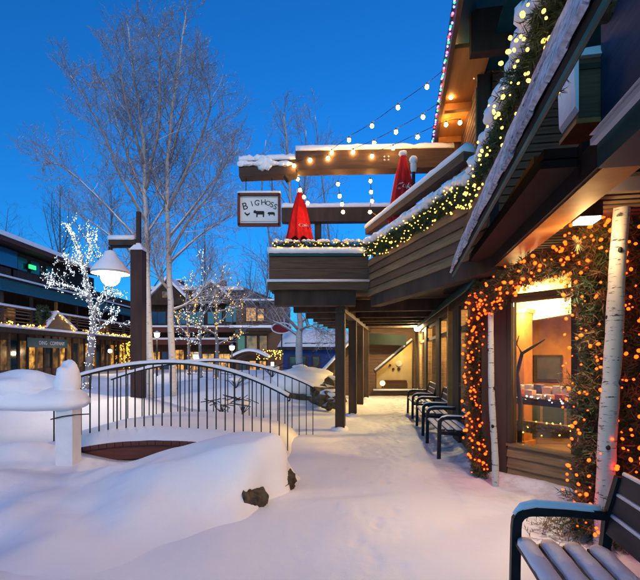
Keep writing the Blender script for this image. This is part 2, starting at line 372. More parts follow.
# foreground snow bank over boulders
def bank_h(x, y):
    # rotated frame: q along the right-hand rim, p across it
    ang = R(20); ox, oy = -0.33, 5.45
    dx, dy = x - ox, y - oy
    q = -(dx * math.sin(ang) + dy * math.cos(ang)); p = -(dx * math.cos(ang) - dy * math.sin(ang))
    # q: distance towards camera along rim, p: distance to the left of rim
    pe = p + 0.10 * nz(q * 2.2, 1.0)
    e = sm(0.0, 0.26 + 1.5 * sm(0.55, 1.5, q), pe - 0.10 * q * sm(0.9, 2.2, q)) ** 0.5
    back = sm(-0.55, 0.35, q + 0.10 * p); front = 1 - sm(0.2, 2.5, q)
    left = 1 - sm(0.45, 2.8, p)
    z = 0.71 * e * back * (0.28 + 0.72 * front) * (0.10 + 0.90 * left)
    z *= (1 - sm(2.2, 3.1, q))
    z += (0.05 * nz(x * 1.2, y * 1.2, 9) + 0.075 * nz(x * 1.6, y * 1.4, 4) * sm(0.3, 1.0, q) + 0.018 * nz(x * 3.7, y * 3.2, 14) * sm(0.3, 1.0, q)) * e * back * (1 - sm(2.5, 3.1, q))
    lip = 0.11 * sm(0.25, 0.9, e) * (1 - sm(0.22, 0.6, pe)) * (1 - sm(0.9, 1.6, q)) * back
    return z, lip
g = MB(); N, M = 150, 130
for j in range(M + 1):
    for i in range(N + 1):
        x, y = -4.3 + 4.3 * i / N, 2.0 + 4.3 * j / M
        h, lip = bank_h(x, y); g.v.append(Vector((x + lip, y - lip * 0.4, H(x, y) + h - 0.035)))
g.f = [(j * (N + 1) + i, j * (N + 1) + i + 1, (j + 1) * (N + 1) + i + 1, (j + 1) * (N + 1) + i) for j in range(M) for i in range(N)]
tag(g.build("snow_bank", SNOW, smooth=True, kind="structure"), "smooth snow bank heaped over rocks beside the walkway")
def rock(px, py, r, sq, seed, label, dz=0.0):
    Y = EYE * F_PX / (py - HY); p = at(px, py, Y)
    m = MB()
    for k, (ox, oy, oz, q) in enumerate(((0, 0, 0, 1.0), (0.7, 0.5, 0.1, 0.75), (-0.65, -0.35, -0.15, 0.7))):
        m.blob((p.x + ox * r, p.y + oy * r, dz + oz * r), r * q, sq, 0.35, seed + k * 2.7, 22, 14)
    m.v = [v + Vector((nz(v.x * 13, v.y * 13, v.z * 13 + seed), nz(v.y * 13, v.z * 13, v.x * 13), nz(v.z * 15, v.x * 15, v.y * 15))) * 0.03 for v in m.v]
    tag(m.build("boulder", ROCK2, base=(p.x, p.y, 0)), label, "rock", "rocks under the snow bank")
rock(244, 507, 0.17, (1.0, 1.0, 0.9), 3.1, "small brown lichen rock poking out from the foot of the foreground snow bank", 0.05)
rock(270, 490, 0.21, (1.0, 1.1, 0.9), 8.4, "larger brown rock under the overhanging lip of the foreground snow bank", 0.06)

# ------------------------------------------------------------------ main lodge (bld frame)
lodge = thing("shop_lodge", "dark timber lodge with lit shop windows under a snowy terrace", "building", (1.2, 6.0, 0), True)
P0, P1 = (1.15, 6.35), (0.72, 18.0)
def wx(y): return P0[0] + (P1[0] - P0[0]) * (y - P0[1]) / (P1[1] - P0[1])
def wallseg(name, m, y0, y1, z0, z1, d0=0.0, d1=0.14, parent=None):
    return MB().prism([(wx(y0) + d0, y0), (wx(y1) + d0, y1), (wx(y1) + d1, y1), (wx(y0) + d1, y0)], z0, z1).build(name, m, parent or lodge)
wins = [(6.78, 8.12, 2), (8.75, 10.72, 2), (11.4, 13.7, 2), (14.4, 16.6, 2)]
piers = [(6.30, 6.78), (8.12, 8.75), (10.72, 11.4), (13.7, 14.4), (16.6, 18.0)]
for y0, y1 in piers: wallseg("pier", WOOD_DK, y0, y1, -0.1, 2.45, -0.05, 0.2)
for y0, y1, k in wins:
    wallseg("apron", WOOD_BR, y0, y1, -0.1, 0.42)
    w = wallseg("window", WOOD_DK, y0, y1, 0.42, 0.47, -0.03, 0.16)
    wallseg("transom_bar", WOOD_TAN, y0, y1, 2.02, 2.10, 0.0, 0.12, w)
    wallseg("head", WOOD_DK, y0, y1, 2.38, 2.45, 0.0, 0.12, w)
    for i in range(k + 1):
        ym = y0 + (y1 - y0) * i / k
        wallseg("mullion", WOOD_TAN, max(y0, ym - 0.035), min(y1, ym + 0.035), 0.47, 2.02, -0.01, 0.11, w)
        wallseg("mullion", WOOD_TAN, max(y0, ym - 0.035), min(y1, ym + 0.035), 2.10, 2.38, -0.01, 0.11, w)
    for i in range(k):
        a, b = y0 + (y1 - y0) * i / k, y0 + (y1 - y0) * (i + 1) / k
        wallseg("pane", GLASS, a + 0.035, b - 0.035, 0.47, 2.02, 0.05, 0.058, w)
        wallseg("pane", GLASS, a + 0.035, b - 0.035, 2.10, 2.38, 0.05, 0.058, w)
wallseg("header_beam", WOOD_DK, 6.3, 18.0, 2.45, 2.66, -0.08, 0.2)
# thin teal drip awning over the arcade windows
aw = MB(); aw.extr([(wx(6.1) - 0.30, 6.1, 2.44), (wx(6.1) - 0.27, 6.1, 2.44), (wx(6.1) - 0.08, 6.1, 2.68), (wx(6.1) - 0.12, 6.1, 2.70)], Vector((wx(15) - wx(6.1), 8.9, 0))); aw.build("awning", TEAL, lodge)
# interior of the arcade shops
MB().prism([(1.15, 6.5), (1.0, 9.0), (0.85, 18), (3.4, 18), (3.4, 6.5)], -0.08, 0.03).build("shop_floor", WOOD_TAN, lodge)
MB().box(3.4, 3.5, 9.1, 18, 0.03, 2.7).build("shop_back_wall", CREAM, lodge)
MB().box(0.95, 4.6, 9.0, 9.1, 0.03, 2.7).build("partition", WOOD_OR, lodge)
MB().prism([(1.2, 6.4), (0.80, 18), (3.5, 18), (4.6, 9.0), (4.6, 5.4), (2.2, 5.4)], 2.66, 2.70).build("shop_ceiling", CREAM, lodge)
for yy in (11.05, 14.05, 17.9): MB().box(wx(yy) + 0.21, 3.4, yy, yy + 0.1, 0.03, 2.66).build("partition", CREAM, lodge)
MB().box(4.6, 4.7, 5.0, 9.1, 0.0, 2.7).build("shop_side_wall", CREAM, lodge)
MB().box(2.2, 4.6, 4.96, 5.04, 0.0, 2.7).build("shop_front_return", CREAM, lodge)
MB().prism([(1.3, 6.4), (2.2, 5.45), (2.2, 5.05), (4.6, 5.05), (4.6, 6.4)], -0.08, 0.03).build("shop_floor", WOOD_TAN, lodge)
for yy, w_ in ((10.2, 300), (13.0, 300), (15.8, 300)): lamp("shop_lamp_light", lodge, (2.2, yy, 2.3), w_, (1.0, 0.66, 0.22), 0.1)
lamp("shop_lamp_light", lodge, (2.0, 7.7, 2.35), 110, (1.0, 0.62, 0.22), 0.1)
lamp("shop_lamp_light", lodge, (3.2, 6.6, 2.45), 90, (1.0, 0.60, 0.25), 0.1)

# bay facet: coordinates e (along), d (inwards), z
E1, E2 = Vector((0.7071, -0.7071, 0)), Vector((0.7071, 0.7071, 0))
def fp(e, d, z): return Vector((P0[0], P0[1], 0)) + E1 * e + E2 * d + Vector((0, 0, z))
def fbox(name, m, e0, e1, d0, d1, z0, z1, parent=None):
    q = [fp(e0, d0, 0), fp(e1, d0, 0), fp(e1, d1, 0), fp(e0, d1, 0)]
    return MB().prism([(p.x, p.y) for p in q], z0, z1).build(name, m, parent or lodge)
WE0, WE1, FE = 0.40, 1.14, 1.45
fbox("post", WOOD_DK, -0.02, WE0 - 0.06, -0.03, 0.16, -0.1, 2.66)
fbox("post", WOOD_BR, WE1 + 0.06, FE, -0.02, 0.16, -0.1, 2.66)
sid = fbox("siding", WOOD_DK, WE0 - 0.06, WE1 + 0.06, 0.03, 0.16, -0.1, 0.44)
for i in range(4):
    z0 = -0.1 + 0.135 * i; q = [fp(WE0 - 0.06, 0, 0), fp(WE1 + 0.06, 0, 0)]
    m = MB().extr([fp(WE0 - 0.058, -0.030, z0), fp(WE0 - 0.058, 0.028, z0), fp(WE0 - 0.058, 0.028, z0 + 0.13), fp(WE0 - 0.058, -0.004, z0 + 0.13)], E1 * (WE1 - WE0 + 0.116))
    m.build("board", WOOD_TAN, sid)
bw = fbox("window", WOOD_TAN, WE0 - 0.058, WE1 + 0.058, -0.05, 0.10, 0.442, 0.475)
fbox("frame", WOOD_DK, WE0 - 0.06, WE0, -0.025, 0.10, 0.476, 2.63, bw); fbox("frame", WOOD_DK, WE1, WE1 + 0.06, -0.025, 0.10, 0.476, 2.63, bw)
fbox("transom_bar", WOOD_TAN, WE0, WE1, -0.02, 0.09, 2.27, 2.37, bw); fbox("head", WOOD_DK, WE0, WE1, -0.02, 0.1, 2.60, 2.63, bw)
fbox("pane", GLASS, WE0, WE1, 0.03, 0.038, 0.476, 2.27, bw); fbox("pane", GLASS, WE0, WE1, 0.03, 0.038, 2.37, 2.60, bw)
# wall on towards the viewer
MB().box(2.15, 2.3, -2, 5.30, -0.1, 2.7).build("side_wall", WOOD_BR, lodge)
for y0, y1 in ((4.40, 4.62),): MB().box(1.98, 2.149, y0, y1, -0.1, 2.72).build("post", WOOD_DK, lodge)
w = MB().box(2.12, 2.149, 4.80, 5.20, 0.5, 0.55).build("window", WOOD_DK, lodge)
MB().box(2.13, 2.149, 4.80, 5.20, 0.55, 2.3).build("pane", LITWIN, w)
# ceiling slats over the bay, beam, dark soffit
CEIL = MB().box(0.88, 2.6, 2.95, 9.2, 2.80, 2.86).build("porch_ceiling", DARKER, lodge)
sl = MB().box(-0.47, 0.47, -0.035, 0.035, -0.02, 0.0).mesh("slat", SOFFIT)
for i in range(24): inst("slat", sl, CEIL, (1.70, 3.0 + i * 0.115, 2.798))
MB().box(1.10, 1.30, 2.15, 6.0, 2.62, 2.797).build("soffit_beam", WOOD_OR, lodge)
MB().box(1.07, 1.0995, 2.12, 5.95, 2.625, 2.79).build("beam_shade_board", DARKER, lodge)  # added dark board, shade on the beam's outer side put into colour
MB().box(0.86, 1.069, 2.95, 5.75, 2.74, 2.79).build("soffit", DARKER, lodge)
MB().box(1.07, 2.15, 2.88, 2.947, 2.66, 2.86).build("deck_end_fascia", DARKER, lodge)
# near teal awning slab
na = MB().box(1.0, 2.15, -2.0, 2.50, 2.55, 2.73).build("near_awning", TEAL, lodge)
MB().cap((0.97, -2, 2.732), (0, 4.52, 0), (0.5, 0, 0), 0.10, 20, 6, 4, 0.2).build("snow", SNOW, na, smooth=True)
MB().sweep([(0.985, -2, 2.69), (0.985, 2.51, 2.69)], rect(0.03, 0.03)).build("drip_edge", WHITE, na)
# near upper block with log ends
MB().box(1.40, 3.4, -2, 3.44, 2.74, 7.5).build("upper_wall", mat("blue_boards", (0.035, 0.045, 0.085), (0.02, 0.026, 0.05), 0.6, 6, (0.3, 0.3, 6), 0.4), lodge)
for i in range(5):
    z = 3.95 + i * 0.25
    lg = MB().tube([(1.41, 3.30, z), (1.29, 3.30, z)], 0.11, 12).build("log_end", WOOD_BR, lodge, smooth=False)
    MB().cap((1.27, 3.22, z + 0.09), (0.13, 0, 0), (0, 0.16, 0), 0.05, 6, 6).build("snow", SNOW, lg, smooth=True)

# terrace deck
DB, DC = (0.95, 5.80), (-0.58, 9.23)
cD = at(268, 300, 9.2); uD = unB(cD); DD = (uD.x, uD.y)
deck_poly = [(0.92, 3.3), (1.0, 3.3), (2.6, 3.3), (2.6, 18), (-2.75, 18), (-2.35, 10.1), (DD[0] + 0.05, DD[1] + 0.1), (DC[0], DC[1] + 0.1), (DB[0] + 0.05, DB[1] + 0.05)]
deck = MB().prism(deck_poly, 2.87, 2.97).build("terrace_deck", SOFFIT, lodge)
# snow lying on the deck
MB().prism([(x * 0.97, y) for x, y in deck_poly[3:]], 2.971, 3.06).build("snow", SNOW, deck)
# soffit boards + cross beams under the deck
def beam(name, m, a, b, w, h, parent=None): return MB().sweep([a, b], rect(w, h)).build(name, m, parent or lodge)
POSTS = [(-1.21, 9.53), (-1.17, 11.77), (-1.16, 14.0), (-1.14, 16.3)]
beam("edge_beam", WOOD_DK, (-1.19, 9.35, 2.62), (-1.15, 18, 2.62), 0.2, 0.26)
for i, (x, y) in enumerate(POSTS):
    p = MB().box(x - 0.10, x + 0.10, y - 0.10, y + 0.10, -0.15, 2.49).build("post", WOOD_DK, lodge)
    MB().blob((x, y, 0.02), 0.2, (1, 1, 0.35), 0.3, i).build("snow", SNOW, p, smooth=True)
for y in (10.1, 11.77, 13.0, 14.0, 15.2, 16.3):
    beam("cross_beam", WOOD_DK, (-2.35 - 0.03 * (y - 10), y, 2.70), (wx(y) + 0.05, y, 2.70), 0.16, 0.26)
# front planter box face (parallel to the picture), boards and trims
def FB(px, py, dY=0.0): return unB(at(px, py, 9.2 + dY))
def facebox(name, m, px0, px1, z0, z1, d0, d1, parent=None):
    a, b = unB(((px0 - CX) / F_PX * 9.2, 9.2 + d0, 0)), unB(((px1 - CX) / F_PX * 9.2, 9.2 + d0, 0))
    c, d = unB(((px1 - CX) / F_PX * 9.2, 9.2 + d1, 0)), unB(((px0 - CX) / F_PX * 9.2, 9.2 + d1, 0))
    return MB().prism([(p.x, p.y) for p in (a, b, c, d)], z0, z1).build(name, m, parent or lodge)
box_ = facebox("balcony_front", WOOD_DK, 269, 368.5, 2.95, 3.62, 0.04, 0.6)
for i, (z0, z1) in enumerate(((3.13, 3.37), (3.375, 3.61))): facebox("board", WOOD_BR, 269, 368.5, z0, z1, 0.0, 0.036, box_)
facebox("board", WOOD_BR, 268, 369, 2.93, 3.085, -0.05, 0.034, box_)
facebox("trim", TEAL, 269, 368.5, 3.615, 3.67, -0.05, 0.02, box_)
facebox("bottom_beam", WOOD_DK, 274, 356, 2.62, 2.925, 0.05, 0.35)
q0, q1 = unB(at(267, 281, 9.12)), unB(at(369.5, 281, 9.12))
MB().sweep([(q0.x, q0.y, 3.085), (q1.x, q1.y, 3.085)], snowp(0.11, 0.05)).build("snow", SNOW, box_, smooth=True)
q0, q1 = unB(((268 - CX) / F_PX * 9.2, 9.2, 0)), unB(((369 - CX) / F_PX * 9.2, 9.2, 0))
cpm = MB(); pts = [q0.lerp(q1, k / 30) for k in range(31)]
cpm.sweep([(p.x, p.y + 0.02, 3.67 + 0.015 * nz(k * 0.6, 1)) for k, p in enumerate(pts)], snowp(0.22, 0.14)).build("snow", SNOW, box_, smooth=True)
# terrace side fascia B-C with lapped boards
dBC = (Vector((*DC, 0)) - Vector((*DB, 0))); LBC = dBC.length; tBC = dBC.normalized(); nBC = Vector((-tBC.y, tBC.x, 0))   # nBC points outwards (to viewer's left)
def bc(s, d, z): return Vector((*DB, 0)) + tBC * s + nBC * d + Vector((0, 0, z))
def bcbox(name, m, s0, s1, d0, d1, z0, z1, parent=None, zt=0.0):
    return MB().extr([bc(s0, d0, z0), bc(s0, d1, z0), bc(s0, d1, z1), bc(s0, d0 + zt, z1)], tBC * (s1 - s0)).build(name, m, parent or lodge)
side = bcbox("terrace_side", WOOD_DK, -0.25, LBC + 0.03, -0.14, -0.02, 2.80, 3.52)
for i in range(5): bcbox("board", WOOD_TAN if i % 2 == 0 else WOOD_BR, -0.25, LBC + 0.02, 0.035, -0.019, 2.80 + i * 0.15, 2.945 + i * 0.15, side, -0.03)
bcbox("deck_beam", WOOD_DK, -0.4, LBC - 0.1, -0.20, 0.0, 2.58, 2.795)
# rails above
for z, hgt in ((4.08, 0.12), (3.84, 0.06), (3.68, 0.06)):
    r_ = bcbox("rail", WOOD_BR, 0.2, LBC + 0.1, -0.10, 0.05, z, z + hgt)
    pts = [bc(0.2 + (LBC - 0.1) * k / 24, -0.025, z + hgt) for k in range(25)]
    MB().sweep(pts, snowp(0.19, 0.12 if hgt > 0.1 else 0.07), scale=[1 + 0.12 * nz(k * 0.9, z) for k in range(25)]).build("snow", SNOW, r_, smooth=True)
for s in (0.6, 2.2, LBC): bcbox("rail_post", WOOD_DK, s - 0.05, s + 0.05, -0.13, -0.104, 3.0, 4.2)
# steep snowy shingle skirt along the near edge
skp = [(0.68, 2.60), (0.665, 2.63), (0.755, 2.92), (0.80, 2.92), (0.70, 2.60)]
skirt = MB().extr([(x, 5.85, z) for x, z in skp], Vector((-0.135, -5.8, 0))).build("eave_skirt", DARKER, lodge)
rs = random.Random(3)
shm = [MB().extr([(0, 0, 0), (0.0, 0.19, 0), (0.048, 0.19, 0.15), (0.048, 0.0, 0.15)], Vector((-0.020, 0, 0.008))).mesh("shingle", MATS_s) for MATS_s in
       (mat("frosted_shingle", (0.60, 0.60, 0.66), (0.07, 0.06, 0.07), 0.8, 38, (1, 1, 1), 0.8, snow=0.0), mat("snowy_shingle", (0.80, 0.80, 0.84), (0.22, 0.20, 0.22), 0.8, 30, (1, 1, 1), 0.8))]
for row in range(3):
    zz = 2.62 + row * 0.115; xx = 0.660 + row * 0.036
    for k in range(29):
        yk = 0.05 + k * 0.2 + (row % 2) * 0.1 - 0.02; inst("shingle", shm[rs.random() < 0.6], skirt, (xx - 0.0233 * (5.85 - yk) - rs.random() * 0.01, yk, zz + rs.uniform(-0.01, 0.01)))
MB().sweep([(0.545, 0.05, 2.592), (0.680, 5.87, 2.592)], rect(0.014, 0.022)).build("drip_edge", mat("green_drip_edge", (0.02, 0.14, 0.12), (0.012, 0.09, 0.08), 0.5, 5, bump=0.05), skirt)
MB().prism([(0.655, 0.1), (0.69, 0.1), (0.83, 5.75), (0.79, 5.75)], 2.93, 3.2).build("parapet", WOOD_DK, lodge)
# upper storey on the terrace
UX, UY = 1.247, 7.27
up = MB().box(UX, 4.5, UY, 14, 2.98, 6.1).build("upper_storey", WOOD_DK, lodge)
sl2 = MB().box(0, 1.9, -0.03, 0.0, -0.05, 0.05).mesh("board", WOOD_BR); sl3 = MB().box(-0.025, 0.0, 0.05, 3.6, -0.05, 0.05).mesh("board", WOOD_BR)
for i in range(24):
    inst("board", sl2, up, (UX + 0.18, UY - 0.001, 3.1 + i * 0.125)); inst("board", sl3, up, (UX - 0.001, UY + 0.12, 3.1 + i * 0.125))
MB().box(UX - 0.05, UX + 0.14, UY - 0.06, UY + 0.10, 2.98, 5.9).build("corner_post", WOOD_DK, lodge)
MB().box(UX - 0.075, UX - 0.052, UY - 0.06, UY - 0.03, 2.98, 5.7).build("corner_trim", WOOD_TAN, lodge)  # tan strip paints the thin lit edge of the corner post
eave = MB().box(0.78, 1.30, 6.55, 10.4, 5.90, 5.96).build("eave", mat("pine_soffit", (0.55, 0.25, 0.06), (0.42, 0.18, 0.04), 0.6, 5, (3, 0.3, 1), 0.2), lodge)  # colour raised to carry the string bulbs' orange light on the soffit
MB().box(0.72, 0.78, 1.5, 10.45, 5.88, 6.12).build("fascia", WOOD_BR, eave)
MB().extr([(0.70, 1.5, 6.13), (4.5, 1.5, 8.0), (4.5, 1.5, 8.1), (0.70, 1.5, 6.22)], Vector((0, 9.0, 0))).build("roof", TEALROOF, lodge)
MB().extr([(0.80, 1.4, 6.28), (4.5, 1.4, 8.12), (4.5, 1.4, 8.55), (0.95, 1.4, 6.70), (0.80, 1.4, 6.45)], Vector((0, 9.15, 0))).build("roof_snow", SNOW, lodge)
MB().box(1.301, 4.4, 1.6, 7.2, 5.93, 5.99).build("under_roof", TEAL, lodge)
MB().box(0.98, 1.55, 6.38, 6.54, 5.72, 6.30).build("beam_end", WOOD_DK, lodge)
for y in (4.6, 8.0, 9.2): MB().box(0.79, 1.24, y - 0.05, y + 0.05, 5.78, 5.897).build("rafter_tail", WOOD_OR, lodge)

# boxed planter high on the wall
pl = thing("planter_box", "dark wooden box with a snow cap and orange lit underside high on the wall", "box", (1.41, 3.6, 3.235), True)
MB().box(1.26, 1.57, 3.46, 3.76, 3.27, 3.70).build("box_panel", WOOD_BR, pl)
MB().box(1.24, 1.59, 3.44, 3.78, 3.235, 3.269).build("bottom_board", WOOD_OR, pl)  # orange light on the underside is put into the board's colour
MB().box(1.25, 1.58, 3.45, 3.77, 3.62, 3.66).build("rim", WOOD_DK, pl)
m = MB().cap((1.22, 3.42, 3.70), (0.39, 0, 0), (0, 0.38, 0), 0.09, 8, 8, 4, 0.2); m.extr([(1.257, 3.44, 3.72), (1.225, 3.44, 3.72), (1.235, 3.44, 3.36), (1.257, 3.44, 3.32)], (0, 0.33, 0)); m.build("snow", SNOW, pl, smooth=False)
# flood light under the porch ceiling
fl = thing("flood_light", "square white flood light fixed under the slatted porch ceiling", "light", (1.45, 3.79, 2.63), True)
MB().box(1.36, 1.52, 3.70, 3.88, 2.652, 2.77).build("housing", WOOD_DK, fl)
MB().box(1.37, 1.51, 3.71, 3.87, 2.63, 2.651).build("lens", emit("flood_lens", (1.0, 0.93, 0.75), 12), fl)
fsp = lamp("flood_light_beam", fl, (1.38, 3.80, 2.60), 85, (1.0, 0.80, 0.60), 0.08, 120)
fsp.rotation_euler = (Vector((-0.6, 5.6, 0.0)) - Vector((1.38, 3.80, 2.60))).to_track_quat('-Z', 'Y').to_euler()
lamp("flood_light_source", fl, (1.44, 3.78, 2.54), 8, (1.0, 0.60, 0.22), 0.06)

# ------------------------------------------------------------------ benches
def make_bench(L, snowy, label, group):
    t = local_thing("park_bench", label, "bench", (0, 0, 0), 0, group)
    for yy in (-L / 2, L / 2):
        path = [(-0.29, yy, -0.05), (-0.285, yy, 0.30), (-0.28, yy, 0.52)]
        path += [(-0.28 + 0.09 * (1 - math.cos(a)), yy, 0.54 + 0.09 * math.sin(a)) for a in (R(20), R(45), R(70), R(90))]
        path += [(0.0, yy, 0.64), (0.22, yy, 0.63)]
        MB().sweep(path, rect(0.055, 0.05), up=(0, 1, 0)).build("armrest", IRON, t)
        MB().sweep([(0.33, yy, -0.05), (0.22, yy, 0.40), (0.24, yy, 0.60), (0.31, yy, 0.86)], rect(0.05, 0.05), up=(0, 1, 0)).build("leg", IRON, t)
        MB().sweep([(-0.28, yy, 0.40), (0.22, yy, 0.37)], rect(0.045, 0.05)).build("seat_support", IRON, t)
        if snowy:
            MB().sweep([(-0.29, yy, 0.60), (-0.24, yy, 0.645), (-0.17, yy, 0.665), (0.0, yy, 0.663), (0.15, yy, 0.655), (0.20, yy, 0.66)], snowp(0.058, 0.045 * snowy, -0.005), scale=[0.4, 0.9, 1, 0.95, 0.9, 0.7]).build("snow", SNOW, t, smooth=True)
    for k in range(4):
        x = -0.24 + k * 0.135
        s = MB().box(x - 0.052, x + 0.052, -L / 2 + 0.03, L / 2 - 0.03, 0.425 - k * 0.006, 0.45 - k * 0.006).build("seat_slat", BENCH, t)
        if snowy:
            n = 22; MB().sweep([(x, -L / 2 + 0.03 + (L - 0.06) * i / n, 0.45 - k * 0.006) for i in range(n + 1)], snowp(0.104, 0.036 * snowy), scale=[(0.8 if i in (0, n) else 1) + 0.10 * nz(i * 0.7, k * 3.1) for i in range(n + 1)]).build("snow", SNOW, s, smooth=True)
    for k in range(3):
        z = 0.53 + k * 0.125; x = 0.215 + k * 0.032
        s = MB().extr([(x, -L / 2 + 0.03, z), (x + 0.025, -L / 2 + 0.03, z), (x + 0.053, -L / 2 + 0.03, z + 0.10), (x + 0.028, -L / 2 + 0.03, z + 0.10)], (0, L - 0.06, 0)).build("back_slat", BENCH, t)
        if snowy: MB().sweep([(x + 0.04, -L / 2 + 0.03, z + 0.10), (x + 0.04, 0, z + 0.10), (x + 0.04, L / 2 - 0.03, z + 0.10)], snowp(0.03, 0.018)).build("snow", SNOW, s, smooth=True)
    return t
bA = make_bench(1.35, 1.0, "snow covered slatted bench with rounded iron arm beside the large birch pole", "benches along the arcade")
bA.location = B(1.0, 2.28, 0.01); bA.rotation_euler = (0, 0, -A)
bB = make_bench(1.25, 0.45, "snow dusted iron bench against the first arcade window beside the slim birch pole", "benches along the arcade")
for i, (x, y, rz, lab) in enumerate(((0.86, 7.80, 4.5, None), (0.74, 9.75, 3, "middle iron bench of the arcade between two others along the lit windows"), (0.60, 12.1, 4, "farthest iron bench of the arcade standing in front of the lit sloped window"))):
    o = bB if i == 0 else copy_tree(bB)
    o.location = B(x, y, 0.0); o.rotation_euler = (0, 0, -A + R(rz))
    if lab: o["label"] = lab
    if i == 2: o.location.z -= 0.02

# ------------------------------------------------------------------ birch poles and garlands
def birch_pole(label, p, q, r0, r1, bld=True):
    t = thing("birch_pole", label, "pole", p, bld, "birch poles framing the shop bay")
    p, q = Vector(p), Vector(q); n = 40; path = []; rad = []
    for i in range(n + 1):
        f = i / n; path.append(p.lerp(q, f) + Vector((0.02 * nz(f * 3, p.x), 0.02 * nz(f * 3, p.y + 5), 0))); rad.append(r0 + (r1 - r0) * f + 0.10 * r0 * nz(f * 11, 2) + 0.06 * r0 * nz(f * 31, 7))
    MB().tube(path, 1, 14, rad).build("pole", BIRCH, t, smooth=True)
    for i in range(5):
        f = (i + 0.7) / 5.5; c = p.lerp(q, f); a = R(180 + 70 * (i % 3)); rr = r0 + (r1 - r0) * f
        MB().blob(c + Vector((math.cos(a), math.sin(a), 0)) * rr * 0.92, 0.018, (1, 1, 1.3), 0.3, i).build("knot", BLACK, t)
    return t
def gpt(px, py, x):           # point on the ray through a pixel where bld x = x
    d = at(px, py, 1.0) - Vector((0, 0, EYE)); u = unB((d.x, d.y, d.z)); k = x / u.x
    return Vector((x, u.y * k, EYE + u.z * k))
b0 = gpt(601, 548, 1.66); b1 = gpt(623, 198, 1.78)
birch_pole("thick white birch pole leaning upright among orange lights beside the near bench", (b0.x, b0.y, -0.05), tuple(b1), 0.074, 0.058)
c0 = gpt(495, 477, 1.17); c1 = gpt(489, 281, 1.08)
birch_pole("slim white birch pole at the far side of the shop bay window", (c0.x, c0.y, -0.05), tuple(c1), 0.042, 0.030)

def smooth_path(pts, n):
    pts = [Vector(p) for p in pts]; out = []
    for i in range(len(pts) - 1):
        p0 = pts[max(i - 1, 0)]; p1 = pts[i]; p2 = pts[i + 1]; p3 = pts[min(i + 2, len(pts) - 1)]
        for k in range(n):
            t = k / n
            out.append(0.5 * ((2 * p1) + (-p0 + p2) * t + (2 * p0 - 5 * p1 + 4 * p2 - p3) * t * t + (-p0 + 3 * p1 - 3 * p2 + p3) * t ** 3))
    return out + [pts[-1]]
BULB = {}
def bulb_mesh(m, r):
    k = (m.name, r)
    if k not in BULB:
        b = MB(); b.lathe((0, 0, 0), [(0.001, -r * 1.2), (r * 0.7, -r * 0.8), (r, -0.1 * r), (r * 0.75, r * 0.7), (0.001, r)], 7); BULB[k] = b.mesh("bulb", m, smooth=True)
    return BULB[k]
def garland(name, label, group, path, rad, n_needle, nlen, bulbs, bmat, br, mats=(NEEDLE,), seed=1, bld=True, snow=0, shape=None, faces_out=None):
    r = random.Random(seed)
    t = thing(name, label, "garland", path[0], bld, group)
    L = [0]
    for i in range(len(path) - 1): L.append(L[-1] + (path[i + 1] - path[i]).length)
    def P(s):
        for i in range(len(path) - 1):
            if L[i + 1] >= s: f = (s - L[i]) / max(1e-6, L[i + 1] - L[i]); return path[i].lerp(path[i + 1], f), (path[i + 1] - path[i]).normalized()
        return path[-1], (path[-1] - path[-2]).normalized()
    for mi, mm in enumerate(mats):
        g = MB(); sprays = int(n_needle * 1.6) // len(mats) // 18
        for _ in range(sprays):
            s = r.random() * L[-1]; c, tg = P(s); rr = rad * (0.75 + 0.5 * nz(s * 3, seed)) * (shape(s / L[-1]) if shape else 1)
            d = Vector((r.gauss(0, 1), r.gauss(0, 1), r.gauss(0, 1))); d = (d - tg * d.dot(tg) * 0.6).normalized()
            a = c + d * rr * r.random() * 0.5; b = a + (d + tg * r.uniform(-0.9, 0.9) + Vector((0, 0, -0.25))).normalized() * rr * r.uniform(0.45, 0.85)
            ax = (b - a).normalized(); o1 = ax.orthogonal().normalized(); o2 = ax.cross(o1)
            for k in range(18):
                f = k / 17; q = a.lerp(b, f); an = r.random() * 6.28
                nd = (ax * 0.75 + (o1 * math.cos(an) + o2 * math.sin(an))).normalized() * nlen * r.uniform(0.7, 1.15)
                w = nd.cross(Vector((r.gauss(0, 1), r.gauss(0, 1), r.gauss(0, 1)))).normalized() * nlen * 0.06
                g.add([q - w, q + w, q + nd], [(0, 1, 2)])
        g.build("needles", mm, t, kind="stuff")
    MB().tube(path[::2] if len(path) > 6 else path, 0.012, 5).build("stem", WOOD_DK, t)
    bm = bulb_mesh(bmat, br)
    for k in range(bulbs):
        s = (1 - (1 - (k + r.random()) / bulbs) ** (1.35 if callable(faces_out) else 1.0)) * L[-1]; c, tg = P(s); rr = rad * (shape(s / L[-1]) if shape else 1)
        for _ in range(40):
            d = Vector((r.gauss(0, 1), r.gauss(0, 1), r.gauss(0, 1))); d = (d - tg * d.dot(tg)).normalized()
            if faces_out is None or d.dot(Vector(faces_out(c) if callable(faces_out) else faces_out).normalized()) > 0.45: break
        o = inst("bulb", bm, t, c + d * rr * r.uniform(0.85, 1.15)); o.rotation_euler = (r.random() * 6, r.random() * 6, 0); sc_ = r.choice((0.55, 0.75, 0.9, 1.0, 1.2, 1.4)); o.scale = (sc_, sc_, sc_ * 1.15)
    if snow:
        g = MB()
        for k in range(snow):
            s = (k + r.random() * 0.8) / snow * L[-1]; c, tg = P(s)
            g.blob(c + Vector((-rad * 0.15 + r.uniform(-0.05, 0.03), r.uniform(-0.03, 0.03), rad * r.uniform(0.85, 1.1))), rad * r.uniform(0.35, 0.62), (1.0, 1.2, 0.65), 0.25, k * 1.3, 14, 10)
        g.build("snow", SNOW, t, smooth=True, kind="stuff")
    return t
